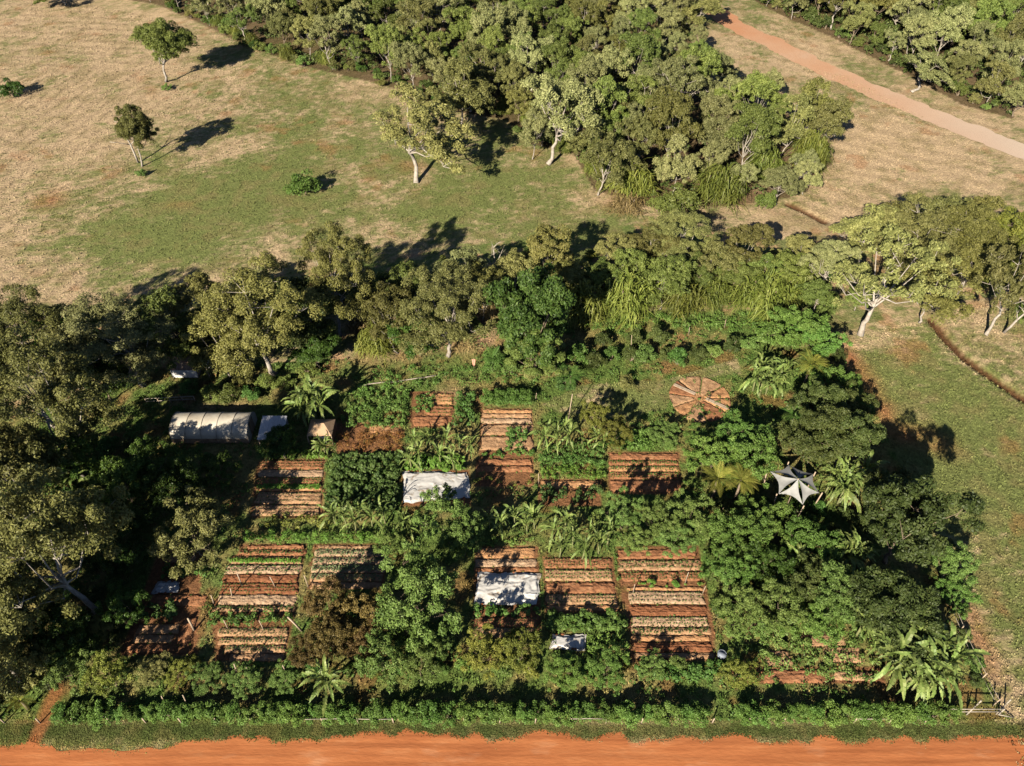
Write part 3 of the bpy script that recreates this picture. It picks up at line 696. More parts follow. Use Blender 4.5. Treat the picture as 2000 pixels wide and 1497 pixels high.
def dead_tree(label, bx, by, h, seed, spread=0.5):
    rnd = random.Random(seed); b = P(bx, by); t = thing('dead_tree', label, 'tree', (b.x, b.y, 0)); mb = MB()
    pts = [Vector((0, 0, 0))]
    for i in range(5): pts.append(pts[-1] + Vector((rnd.uniform(-.25, .25), rnd.uniform(-.25, .25), h / 5)))
    mb.tube(pts, [0.17, .15, .13, .1, .07, .03], 6); ob('trunk', mb.mesh('trunk', M_BARKW, True), t)
    for i in range(9):
        p = pts[2 + i % 4]; a = rnd.uniform(0, 6.28); l = h * spread * rnd.uniform(.35, .7); d = Vector((math.cos(a), math.sin(a), rnd.uniform(.3, .9)))
        q = p + d * l * .5 + Vector((0, 0, .1)); r = p + d * l; m = MB(); m.tube([p, q, r], [.07, .045, .015], 5)
        for k in range(2):
            e = q + Vector((rnd.uniform(-1, 1), rnd.uniform(-1, 1), rnd.uniform(.2, 1))) * l * .4; m.tube([q, e], [.03, .008], 4)
        ob('branch', m.mesh('branch', M_BARKW, True), t)
dead_tree('bare white dead tree rising from the creek trees in the middle', 972, 565, 6.5, 3)
dead_tree('bare bleached branches beside the small leaning field tree', 270, 318, 7.5, 9, 0.55)
dead_tree('bare grey sapling among the drooping canes above the garden', 1432, 565, 5.0, 12, 0.35)
dead_tree('bare white dead trunk at the far right among the gums', 1960, 650, 6.0, 15, 0.4)

# ------------------------------------------------------------------ creek trees and garden trees, placed by crown
KIND = dict(big='big', gum='gum', open='open', round='round', pea='pea', bush='bush', cane='cane', weed='weed', straw='straw')
NAMES = dict(big='gum_tree', gum='gum_tree', open='gum_tree', round='leafy_tree', pea='garden_tree', bush='shrub', cane='cane_clump', weed='shrub', straw='dry_grass_clump')
CATS = dict(big='tree', gum='tree', open='tree', round='tree', pea='tree', bush='shrub', cane='cane', weed='shrub', straw='grass clump')
PARTS = dict(cane=('canes', 'blades'), bush=('stems', 'foliage'), weed=('stems', 'foliage'), straw=('canes', 'blades'))
def put(kind, leaf, x, y, w, label, sz=1.0, group=None, name=None, rz=None):
    pr = random.choice(PR[kind]); c, s = at_crown(pr, x, y, w, sz)
    return plant_tree(pr, name or NAMES[kind], label, CATS[kind], c, s, leaf=LM[leaf] if leaf else None, sz=sz, group=group, pn=PARTS.get(kind, ('trunk', 'crown')), rz=rz)
random.seed(23)
creek = [
 ('big', 'gumshade', 70, 775, 205, 1.2, 'huge yellow-green gum filling the left edge above the garden'),
 ('big', 'gumshade', 30, 655, 150, 1.0, 'dull gum at the left edge behind the huge yellow-green one'),
 ('big', 'gumshade', 72, 1060, 240, 1.25, 'huge gum at the left edge beside the lower garden plots'),
 ('gum', 'gumshade', 20, 925, 140, 1.2, 'gum between the two huge gums on the left edge'),
 ('round', 'dark', 130, 650, 110, 1.0, 'dark shaded tree between the left edge gums'),
 ('big', 'gumgrey', 232, 650, 165, 0.9, 'broad grey-green gum left of the rusty-roofed hut'),
 ('big', 'gumolive', 500, 610, 185, 1.0, 'large yellow-green gum above the plastic tunnel'),
 ('gum', 'gumolive', 425, 665, 120, 0.9, 'olive gum overhanging the rusty-roofed hut'),
 ('cane', 'cane', 380, 640, 80, 1.0, 'yellowish drooping cane between hut gums'),
 ('round', 'olive', 560, 640, 100, 1.0, 'shaded tree right of the large yellow-green gum'),
 ('cane', 'cane', 735, 655, 80, 0.9, 'pale yellow cane beside the slim white trunk'),
 ('cane', 'straw', 700, 625, 50, 0.8, 'tuft of dead straw-coloured cane beside the slim white trunk'),
 ('big', 'gum', 868, 600, 150, 0.9, 'broad brownish gum above the bare earth bank'),
 ('round', 'dark', 815, 645, 100, 0.8, 'deep green tree at the foot of the brownish gum'),
 ('gum', 'gumgrey', 905, 530, 90, 0.9, 'pale grey gum behind the brownish gum'),
 ('cane', 'straw', 965, 585, 60, 1.0, 'dry cane between the brownish gum and the dense green tree'),
 ('round', 'dense', 1042, 610, 150, 1.25, 'tall dense dark green tree in the centre of the creek line'),
 ('round', 'gumgreen', 1040, 680, 110, 0.8, 'lower leafy tree in front of the dense dark green one'),
 ('gum', 'gumolive', 1068, 485, 85, 1.1, 'slender olive gum behind the dense dark green tree'),
 ('gum', 'gum', 1010, 520, 70, 1.0, 'thin gum right of the bare white dead tree'),
 ('cane', 'cane', 1140, 575, 100, 1.1, 'drooping yellow-green cane right of the dense dark green tree'),
 ('gum', 'gumgreen', 1180, 520, 80, 1.0, 'green gum above the drooping canes, first from the left'),
 ('cane', 'cane', 1225, 560, 110, 1.1, 'drooping cane, second from the left in the creek row'),
 ('gum', 'gumgreen', 1240, 505, 90, 1.0, 'green gum above the drooping canes, second from the left'),
 ('big', 'gum', 1330, 450, 130, 0.8, 'broad gum topping the creek row in the middle right'),
 ('gum', 'gumgreen', 1300, 530, 110, 1.0, 'bushy gum in front of the broad creek gum'),
 ('cane', 'cane', 1335, 565, 90, 1.0, 'drooping cane, third from the left in the creek row'),
 ('gum', 'gum', 1400, 490, 90, 1.0, 'gum right of the broad creek gum'),
 ('gum', 'gumolive', 1460, 470, 100, 1.1, 'olive gum left of the cut drain'),
 ('cane', 'cane', 1400, 560, 80, 0.9, 'drooping cane, fourth from the left in the creek row'),
 ('cane', 'cane', 1500, 560, 110, 1.0, 'drooping cane, fifth from the left in the creek row'),
 ('gum', 'gumgreen', 1535, 510, 90, 0.9, 'green gum behind the fifth drooping cane'),
 ('cane', 'cane', 1560, 545, 90, 1.0, 'drooping cane, sixth from the left in the creek row'),
 ('big', 'gumgrey', 1625, 510, 105, 1.0, 'silvery pale gum right of the canes'),
 ('gum', 'gumgreen', 1600, 580, 80, 0.8, 'green tree below the silvery pale gum'),
 ('big', 'gum', 1800, 470, 170, 0.85, 'broad gum behind the thick forked white trunk'),
 ('big', 'gumolive', 1880, 450, 150, 0.85, 'broad olive gum at the right of the creek row'),
 ('gum', 'gum', 1700, 450, 120, 0.9, 'gum right of the cut drain behind the silvery one'),
 ('round', 'yellow', 1965, 450, 110, 1.0, 'bright yellow-green tree at the right edge'),
 ('cane', 'cane', 1960, 520, 80, 1.0, 'yellow cane below the bright tree on the right edge'),
 ('round', 'gumgreen', 2000, 610, 50, 0.7, 'dark green bush cut by the right edge'),
 ('gum', 'gumolive', 1830, 560, 140, 0.7, 'low spreading gum branches above the cut ditch'),
 ('cane', 'cane', 1235, 340, 85, 1.0, 'big drooping cane clump at the tip of the forest'),
 ('straw', None, 1225, 390, 80, 1.2, 'skirt of dead straw under the big drooping cane clump'),
 ('cane', 'cane', 1410, 345, 100, 1.0, 'drooping cane at the forest edge, left of the pale bank'),
 ('cane', 'cane', 1590, 280, 75, 1.5, 'tall yellow cane at the right corner of the forest'),
 ('cane', 'cane', 1500, 310, 80, 1.0, 'drooping cane at the forest edge right of the pale bank'),
 ('gum', 'gumgrey', 1580, 340, 60, 0.9, 'pale thin gum in front of the tall yellow cane'),
 ('gum', 'gumgrey', 1530, 350, 80, 0.8, 'pale gum at the lower tip of the forest'),
 ('bush', 'gumgreen', 1330, 385, 90, 1.0, 'low green bush at the foot of the forest, by the big cane'),
 ('bush', 'gumgreen', 1290, 395, 60, 1.0, 'small green bush right of the straw skirt'),
 ('bush', 'gumgreen', 1500, 385, 60, 1.0, 'green bush on the bank at the lower forest tip'),
 ('bush', 'hedge', 590, 355, 82, 0.8, 'bright green bush alone in the middle of the left field'),
 ('bush', 'dark', 18, 168, 62, 0.8, 'dark green bush alone at the left edge of the field'),
 ('bush', 'pea', 325, 168, 26, 0.8, 'small shrub at the foot of the round field tree'),
 ('bush', 'pea', 275, 335, 26, 1.0, 'small shrub at the foot of the leaning field tree'),
 ('gum', 'gumgreen', 325, 628, 120, 1.0, 'green gum filling the belt between the two big creek gums'),
 ('gum', 'gumolive', 385, 600, 100, 1.0, 'olive gum left of the large yellow-green one'),
 ('gum', 'gum', 130, 710, 120, 1.1, 'gum in the shade between hut and the left edge gums'),
 ('round', 'dark', 190, 730, 90, 1.0, 'dark bushy tree below the broad grey-green gum'),
 ('gum', 'olive', 590, 600, 110, 1.1, 'shaded gum left of the slim white trunk'),
 ('round', 'dark', 615, 680, 80, 0.8, 'low dark tree at the foot of the slim white trunk'),
 ('gum', 'gumolive', 765, 610, 100, 1.0, 'olive gum right of the slim white trunk'),
 ('gum', 'gumgreen', 790, 560, 90, 1.0, 'green gum behind the deep green tree'),
 ('gum', 'gumolive', 940, 560, 80, 1.0, 'olive gum below the bare white dead tree'),
 ('gum', 'gumolive', 1110, 525, 90, 1.0, 'olive gum above the first drooping cane'),
 ('gum', 'gum', 1205, 470, 80, 1.0, 'dull gum rising behind the drooping canes'),
 ('gum', 'gumolive', 1275, 465, 90, 1.0, 'olive gum left of the broad creek gum'),
 ('round', 'gumgreen', 1365, 525, 90, 1.0, 'leafy tree between the third and fourth canes'),
 ('round', 'gumgreen', 1440, 530, 90, 1.0, 'leafy tree between the fourth and fifth canes'),
 ('gum', 'gumgreen', 1490, 515, 80, 1.0, 'green gum above the fifth drooping cane'),
 ('gum', 'gum', 1565, 480, 90, 0.9, 'dull gum left of the silvery pale one'),
 ('gum', 'gumolive', 1755, 440, 110, 0.9, 'olive gum at the field side of the right creek row'),
 ('gum', 'gum', 1840, 425, 110, 0.9, 'dull gum at the field side of the right creek row'),
 ('gum', 'gumolive', 1905, 500, 120, 0.9, 'olive gum above the head of the ditch'),
 ('gum', 'gumolive', 1925, 425, 100, 0.9, 'olive gum left of the bright tree on the right edge'),
 ('round', 'yellow', 2000, 490, 90, 1.0, 'second yellow-green tree cut by the right edge'),
 ('gum', 'gumgreen', 1680, 580, 60, 0.7, 'low gum foliage behind the thick white trunk'),
]
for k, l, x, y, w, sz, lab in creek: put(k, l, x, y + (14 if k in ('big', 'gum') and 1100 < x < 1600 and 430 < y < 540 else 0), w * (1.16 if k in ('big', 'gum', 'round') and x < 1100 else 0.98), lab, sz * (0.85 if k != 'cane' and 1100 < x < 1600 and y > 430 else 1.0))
for i, x in enumerate([715, 800, 905, 985]):
    put('straw', None, x, 690 - (x - 690) * 0.1 + (i % 2) * 8, 40 + 6 * (i % 3), ORD[i] + ' clump of dry straw from the left on the bare creek bank', 1.0, 'dry grass clumps on the creek bank')
cb = poisson(W((-40, 760), (-40, 640), (200, 625), (420, 590), (700, 560), (1000, 520), (1300, 490), (1600, 500), (1620, 570), (1400, 590), (1150, 600), (990, 640), (690, 680), (320, 715)), 2.85, 1500, 44)
rc_ = random.Random(45)
for i, p in enumerate(sorted(cb, key=lambda e: e[0])):
    plant_tree(rc_.choice(PR['bush']), 'shrub', 'leafy shrub, ' + ORD[min(i, 97)] + ' from the left in the understorey of the creek trees', 'shrub', p, rc_.uniform(0.9, 1.9), group='understorey shrubs along the creek', leaf=LM[rc_.choice(['gumgreen', 'dark', 'olive', 'gum', 'dark', 'yellow'])], pn=PARTS['bush'], rz=rc_.uniform(0, 6.28))
for i, (x, y) in enumerate([(-75, 1120), (-60, 1240), (-110, 1330), (-130, 1180)]):
    put('big', 'gum', x, y, 210, ORD[i] + ' tall gum standing just beyond the left edge, shading the garden', 1.25, 'tall gums beyond the left edge')
# forest-edge shrubs
re_ = random.Random(91)
fr_line = [Vector((a, b, 0)) for a, b in F1[1:14]]; k_ = 0
for a, b in zip(fr_line[:-1], fr_line[1:]):
    L_ = (b - a).length; nrm_ = Vector((-(b - a).y, (b - a).x, 0)).normalized()
    for q_ in range(int(L_ / 1.9)):
        p_ = a.lerp(b, (q_ + re_.random()) / (L_ / 1.9)) + nrm_ * re_.uniform(-0.6, 3.2)
        cn_ = re_.random() < 0.12
        pr_ = re_.choice(PR['cane' if cn_ else 'bush'])
        plant_tree(pr_, 'cane_clump' if cn_ else 'shrub', ('yellowish cane' if cn_ else 'leafy shrub') + ', ' + ORD[min(k_, 97)] + ' plant from the left along the forest edge', 'cane' if cn_ else 'shrub', p_, re_.uniform(0.5, 0.8) if cn_ else re_.uniform(0.75, 1.5),
                   group='plants along the forest edge', leaf=LM['cane' if cn_ else re_.choice(['gumgreen', 'gumolive', 'pea', 'gum', 'gumgreen', 'dark'])], pn=PARTS['cane' if cn_ else 'bush'], rz=re_.uniform(0, 6.28)); k_ += 1
re2 = random.Random(93); k_ = 0
f2l = [Vector((a, b, 0)) for a, b in F2[1:8]]
for a, b in zip(f2l[:-1], f2l[1:]):
    L_ = (b - a).length; nrm_ = Vector((-(b - a).y, (b - a).x, 0)).normalized()
    for q_ in range(int(L_ / 2.2)):
        p_ = a.lerp(b, (q_ + re2.random()) / (L_ / 2.2)) + nrm_ * re2.uniform(-0.5, 3.5)
        plant_tree(re2.choice(PR['bush']), 'shrub', 'leafy shrub, ' + ORD[min(k_, 97)] + ' from the left along the woods beyond the far road', 'shrub', p_, re2.uniform(0.7, 1.6), group='shrubs along the far woods',
                   leaf=LM[re2.choice(['gumgreen', 'gum', 'olive', 'pea'])], pn=PARTS['bush'], rz=re2.uniform(0, 6.28)); k_ += 1

# garden trees and large shrubs
random.seed(31)
garden = [
 ('pea', 'pea', 862, 1005, 105, 1.0, 'feathery green tree at the corner of the upper white sheet'),
 ('pea', 'pea', 905, 1050, 90, 1.0, 'feathery green tree below the upper white sheet, right of the first'),
 ('pea', 'pea', 815, 1165, 165, 1.0, 'largest feathery tree, left of the crumpled white sheet'),
 ('pea', 'pea', 760, 1060, 60, 0.8, 'small leafy tree at the end of the bright green hedge row'),
 ('pea', 'pea', 1218, 1000, 72, 1.1, 'first of three round green trees behind the large soil plot'),
 ('pea', 'pea', 1283, 1010, 74, 1.1, 'second of three round green trees behind the large soil plot'),
 ('pea', 'pea', 1350, 1010, 84, 1.1, 'third of three round green trees behind the large soil plot'),
 ('pea', 'pea', 1240, 1055, 60, 0.9, 'low green tree in front of the three round ones, on the left'),
 ('pea', 'pea', 1320, 1050, 70, 0.9, 'low green tree in front of the three round ones, on the right'),
 ('pea', 'gum', 372, 1040, 150, 0.8, 'loose grey-green tree above the lower left plots'),
 ('pea', 'yellow', 1165, 810, 62, 1.0, 'light green tree right of the tall pole'),
 ('pea', 'yellow', 1205, 845, 60, 1.0, 'light green tree in front of the one by the tall pole'),
 ('pea', 'pea', 1298, 848, 60, 0.6, 'round shrub tree left below the round bed'),
 ('pea', 'hedge', 1378, 866, 76, 0.55, 'green tree directly below the round bed'),
 ('pea', 'hedge', 1452, 850, 92, 0.8, 'green tree at the lower right of the round bed'),
 ('pea', 'hedge', 1470, 890, 100, 1.0, 'green tree above the twin palms'),
 ('pea', 'hedge', 1395, 890, 100, 0.8, 'low green tree left of the twin palms'),
 ('round', 'olive', 1600, 848, 135, 0.75, 'dark tree above the star shade sail'),
 ('round', 'olive', 1660, 850, 120, 0.9, 'dark tree right above the star shade sail'),
 ('round', 'olive', 1600, 790, 100, 0.9, 'dark twiggy tree between the palms and the field'),
 ('round', 'olive', 1785, 1010, 185, 1.0, 'large dark olive tree on the right garden edge'),
 ('round', 'olive', 1740, 960, 100, 0.9, 'dark tree between the banana clump and the right field'),
 ('round', 'olive', 1755, 1185, 170, 0.75, 'flat dark olive tree above the big corner banana clump'),
 ('pea', 'pea', 1865, 1100, 90, 0.8, 'light green tree leaning out over the right field'),
 ('pea', 'hedge', 1870, 1160, 70, 0.8, 'small green tree on the right garden edge'),
 ('pea', 'hedge', 1492, 1012, 95, 0.8, 'green tree below the twin palms'),
 ('pea', 'hedge', 1588, 1058, 105, 0.75, 'green tree below the star shade sail'),
 ('pea', 'olive', 1580, 1130, 100, 0.9, 'feathery tree in the thicket left of the bananas'),
 ('pea', 'pea', 1640, 1150, 120, 0.9, 'feathery tree in the thicket above the corner bananas'),
 ('pea', 'hedge', 1440, 1040, 110, 0.9, 'green tree right of the three round ones'),
 ('pea', 'hedge', 1420, 1110, 90, 0.9, 'green tree beside the large soil plot'),
 ('pea', 'dark', 1500, 1100, 90, 0.9, 'green tree in the middle of the thicket'),
 ('pea', 'pea', 1440, 1180, 90, 0.8, 'low feathery tree beside the lower half of the large soil plot'),
 ('pea', 'pea', 1520, 1180, 110, 0.8, 'low feathery tree in the lower thicket'),
 ('pea', 'hedge', 1600, 1200, 100, 0.7, 'spreading low tree above the mulched strips'),
 ('round', 'dark', 548, 862, 72, 0.8, 'round dark shrub tree in front of the white shed roof'),
 ('pea', 'hedge', 1555, 640, 110, 0.8, 'leafy tree at the upper right corner of the garden'),
 ('pea', 'hedge', 1600, 660, 90, 0.8, 'leafy tree beside the corner one, nearer the field'),
 ('pea', 'hedge', 1620, 740, 80, 0.8, 'leafy tree on the garden edge beside the bare red strip'),
 ('pea', 'olive', 1660, 790, 80, 0.8, 'dark shrub tree on the garden edge below the bare red strip'),
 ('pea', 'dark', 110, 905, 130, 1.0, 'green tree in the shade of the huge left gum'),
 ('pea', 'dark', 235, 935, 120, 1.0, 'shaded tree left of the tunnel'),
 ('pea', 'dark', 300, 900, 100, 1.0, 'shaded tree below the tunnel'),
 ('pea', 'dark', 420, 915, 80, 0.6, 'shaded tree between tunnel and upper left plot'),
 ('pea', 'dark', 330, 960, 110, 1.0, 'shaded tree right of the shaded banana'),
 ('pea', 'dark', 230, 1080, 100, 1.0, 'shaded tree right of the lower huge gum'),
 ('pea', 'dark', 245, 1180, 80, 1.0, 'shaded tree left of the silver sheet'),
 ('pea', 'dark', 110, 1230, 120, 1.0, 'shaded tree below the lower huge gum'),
 ('pea', 'gum', 198, 1222, 44, 1.4, 'lone pale sapling poking out of the left shade'),
 ('pea', 'gum', 45, 1290, 110, 1.0, 'tree at the lower left corner of the garden'),
 ('pea', 'yellow', 205, 1310, 80, 1.2, 'upright yellow-green tree in the lower left corner'),
 ('pea', 'pea', 130, 1310, 90, 1.0, 'leafy tree left of the upright yellow-green one'),
 ('pea', 'gum', 290, 1314, 73, 0.5, 'leafy tree right of the upright yellow-green one'),
 ('pea', 'yellow', 345, 1314, 57, 0.5, 'yellowish tree below the lower left plots'),
 ('pea', 'pea', 405, 1324, 65, 0.5, 'leafy tree below the left trellis posts'),
 ('pea', 'pea', 480, 1329, 73, 0.5, 'leafy tree below the middle trellis posts'),
 ('pea', 'pea', 555, 1324, 57, 0.5, 'leafy tree left of the lone front banana'),
 ('pea', 'pea', 745, 1284, 101, 1.0, 'feathery tree in the front row, left of centre'),
 ('pea', 'pea', 820, 1294, 82, 1.0, 'feathery tree in the front row, at centre left'),
 ('pea', 'yellow', 945, 1274, 82, 1.0, 'yellow-green feathery tree below the crumpled white sheet'),
 ('pea', 'yellow', 1018, 1266, 84, 1.1, 'tall yellow-green feathery tree below the crumpled white sheet'),
 ('pea', 'hedge', 1105, 1312, 76, 0.55, 'green bush tree below the small white sheet'),
 ('pea', 'hedge', 1185, 1305, 76, 0.6, 'green bush tree right below the small white sheet'),
 ('pea', 'hedge', 800, 1240, 90, 0.7, 'low green tree below the largest feathery one'),
 ('pea', 'pea', 860, 1259, 64, 0.8, 'small feathery tree left of the yellow-green ones'),
 ('pea', 'pea', 1275, 1299, 55, 0.8, 'small tree below the large soil plot'),
 ('pea', 'yellow', 1445, 1314, 64, 0.8, 'yellowish bush tree at the lower right of the large soil plot'),
 ('pea', 'brown', 640, 1180, 100, 0.9, 'dry brown bush below the seedling beds, on the left'),
 ('pea', 'brown', 705, 1195, 100, 0.9, 'dry brown bush below the seedling beds, on the right'),
 ('pea', 'brown', 650, 1240, 100, 0.9, 'dry brown bush in the second row on the left'),
 ('pea', 'brown', 710, 1255, 80, 0.9, 'dry brown bush in the second row on the right'),
 ('pea', 'brown', 600, 1270, 70, 0.8, 'dry brown bush nearest the front trees'),
]
for k, l, x, y, w, sz, lab in garden: put(k, l, x, y, w, lab, sz * 1.2)

# shaded shrub row along the upper garden edge
row = [(965, 700, 'crop'), (1000, 715, 'pea'), (1035, 725, 'gum'), (1085, 710, 'crop'), (1105, 745, 'cropdark'), (1130, 690, 'crop'), (1165, 700, 'olive'), (1195, 690, 'crop'), (1225, 745, 'gum'), (1235, 690, 'olive'), (1262, 690, 'pea'), (1300, 690, 'olive'),
       (1325, 695, 'crop'), (1365, 690, 'olive'), (1395, 680, 'pea'), (1430, 670, 'olive'), (1462, 665, 'pea'), (1500, 650, 'pea'), (1530, 670, 'olive'), (1180, 660, 'olive'), (1240, 655, 'olive'), (1290, 650, 'olive')]
for i, (x, y, l) in enumerate(sorted(row)):
    put('bush', l, x, y, random.uniform(40, 62), ORD[i] + ' shrub from the left in the upper garden row', 1.1, 'shrubs in the upper garden row')
# hedge along the front fence
xh = 118.0; i = 0; random.seed(41)
gaps = [(690, 720), (1395, 1425), (1880, 2000)]
while xh < 1870:
    w = random.uniform(40, 66)
    if not any(a < xh < b for a, b in gaps):
        put('bush', 'hedge', xh, 1391 + random.uniform(-3, 3), w, ORD[i] + ' bush from the left in the clipped hedge behind the road fence', random.uniform(0.85, 1.15), 'bushes of the front hedge'); i += 1
    xh += w * 0.52
# small plants between the front trees
random.seed(47); i = 0
for x in range(250, 1420, 60):
    put('weed' if i % 2 else 'bush', random.choice(['pea', 'hedge', 'crop', 'yellow']), x + random.uniform(-12, 12), 1308 + random.uniform(-14, 8), random.uniform(30, 50), ORD[i] + ' small bush from the left in the row behind the front hedge', 0.9, 'small bushes behind the front hedge'); i += 1
# thicket on the right: shrubs nothing tells apart
thick = [(1410, 980), (1690, 1010), (1700, 1220), (1560, 1240), (1420, 1250), (1390, 1100)]
tw = poisson(W(*thick), 2.0, 900, 9)
for i, p in enumerate(sorted(tw, key=lambda e: e[0])):
    pr = random.choice(PR['bush'])
    plant_tree(pr, 'shrub', 'rounded leafy shrub, ' + ORD[i] + ' from the left in the right-hand thicket', 'shrub', p, random.uniform(0.8, 1.25), group='shrubs of the right thicket', leaf=LM[random.choice(['pea', 'hedge', 'dark', 'crop', 'olive', 'dark'])], pn=PARTS['bush'])
edge_r = [(1640, 690), (1665, 740), (1690, 790), (1715, 850), (1850, 1060), (1870, 1130), (1880, 1190), (1885, 1240), (1905, 1290), (1910, 1330)]
for i, (x, y) in enumerate(edge_r):
    put('bush', random.choice(['hedge', 'pea', 'olive']), x, y, random.uniform(34, 50), ORD[i] + ' low shrub from the top along the right garden boundary', 0.8, 'shrubs on the right boundary')
lt = poisson(W((0, 860), (280, 880), (300, 1000), (250, 1120), (240, 1280), (0, 1380)), 2.4, 900, 10)
for i, p in enumerate(sorted(lt, key=lambda e: e[0])):
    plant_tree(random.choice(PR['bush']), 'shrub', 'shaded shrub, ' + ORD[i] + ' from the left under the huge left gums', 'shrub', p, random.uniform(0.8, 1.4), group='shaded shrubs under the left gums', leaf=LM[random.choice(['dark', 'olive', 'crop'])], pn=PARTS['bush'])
hut = [(365, 755, 'crop', 50), (410, 765, 'gumgreen', 50), (450, 765, 'gumgreen', 56), (490, 765, 'crop', 50), (345, 800, 'crop', 34), (470, 735, 'gumolive', 60), (520, 745, 'gumgreen', 50), (555, 745, 'gumgreen', 46), (600, 720, 'gumgreen', 50)]
for i, (x, y, l, w) in enumerate(hut):
    put('bush', l, x, y, w, ORD[i] + ' shrub from the rusty-roofed hut towards the big banana', 0.9, 'shrubs below the rusty-roofed hut')

# ------------------------------------------------------------------ bananas and palms
bl = [
 ('big banana clump standing behind the white shed and the tan hut', 603, 778, 115, 8, 1.15),
 ('big banana clump at the right of the round bed', 1502, 728, 120, 9, 1.05),
 ('big banana clump beside the star shade sail', 1660, 935, 130, 10, 1.1),
 ('largest banana clump in the lower right garden corner', 1800, 1280, 200, 20, 1.25),
 ('banana clump in the thicket below the shade sail', 1665, 1078, 105, 6, 0.95),
 ('lone banana plant among the front trees', 635, 1325, 62, 2, 1.0),
 ('banana plant in deep shade left of the tunnel', 150, 945, 60, 2, 1.0),
 ('banana plant between the round bed and the shade sail', 1512, 835, 56, 1, 1.0),
 ('banana plant in the middle of the right-hand thicket', 1560, 1085, 50, 2, 0.95),
 ('banana plant beside the three round green trees', 1420, 1075, 44, 1, 0.9),
 ('banana plant at the left of the big corner clump', 1690, 1215, 60, 2, 0.95),
 ('young banana plant in front of the tan hut', 633, 868, 50, 2, 0.7),
 ('young banana plant at the foot of the round dark shrub', 520, 880, 36, 1, 0.6),
]
for lab, x, y, w, n, sz in bl: banana_px(lab, x, y, w, n, sz)
rows_b = [
 ('behind the upper white sheet', [(808, 855), (840, 860), (868, 852), (895, 862), (820, 882), (858, 884), (800, 895), (885, 895), (918, 860)], 0.72),
 ('beside the tall pole', [(1062, 850), (1088, 856), (1112, 846), (1138, 852), (1165, 846), (1180, 858), (1100, 835)], 0.75),
 ('below the dark leafy block', [(648, 1000), (672, 1008), (700, 995), (722, 1006), (748, 1000), (690, 1018), (660, 985)], 0.72),
 ('right of the upper white sheet trees', [(785, 1010), (800, 1025), (955, 1010), (980, 1018), (1005, 1008), (1030, 1020), (1045, 1010)], 0.72),
 ('behind the middle soil plot', [(1080, 1030), (1105, 1015), (1120, 1045), (1150, 1035), (1172, 1058), (1190, 1040), (1095, 1065), (1140, 1070)], 0.78),
]
for lab, pts, sz in rows_b:
    for i, (x, y) in enumerate(sorted(pts)):
        banana_px(ORD[i] + ' banana plant from the left in the row ' + lab, x, y, 0, 1, sz * 1.0, group='banana plants ' + lab, leaves=12)
palm('yellow-fronded palm, left of the twin pair', 1402, 935, 84)
palm('yellow-fronded palm, right of the twin pair', 1448, 938, 80)
palm('yellowish palm below the upper right banana clump', 1585, 712, 74)
palm('dark blue-green palm above the shade sail', 1553, 812, 62, fr=FROND_D)
palm('dark fern-like palm left of the grass clearing', 1115, 735, 70, 14, 2.0, FROND_D)
palm('dark fern-like palm near the salmon cloth', 962, 700, 60, 12, 2.0, FROND_D)
palm('dry-fronded palm by the red path in the lower left corner', 38, 1368, 64, 12, 1.6)

# ------------------------------------------------------------------ vegetable beds
SOIL = {
 'red': surf_mat("soil_red", (0.151, 0.063, 0.030), (0.249, 0.113, 0.053), 1.6, 10, bump=1.0, bscale=7, c2=(0.336, 0.181, 0.093), dist=0.1),
 'dark': surf_mat("soil_dark_red", (0.122, 0.047, 0.021), (0.197, 0.079, 0.035), 1.7, 10, bump=1.0, bscale=7, c2=(0.273, 0.127, 0.061), dist=0.1),
 'tan': surf_mat("soil_tan", (0.203, 0.111, 0.058), (0.336, 0.201, 0.108), 2.0, 10, bump=1.0, bscale=9, c2=(0.447, 0.296, 0.175), dist=0.1),
 'pale': surf_mat("soil_pale_mulch", (0.220, 0.136, 0.081), (0.360, 0.243, 0.151), 2.2, 10, bump=1.0, bscale=9, c2=(0.476, 0.350, 0.239), dist=0.1),
 'orange': surf_mat("soil_orange", (0.232, 0.113, 0.051), (0.360, 0.192, 0.089), 1.8, 10, bump=1.0, bscale=8, c2=(0.452, 0.271, 0.140), dist=0.1),
 'straw': surf_mat("soil_straw", (0.302, 0.167, 0.083), (0.418, 0.249, 0.129), 1.4, 10, bump=1.0, bscale=9, c2=(0.487, 0.316, 0.185), dist=0.1),
}
BEDN = [0]
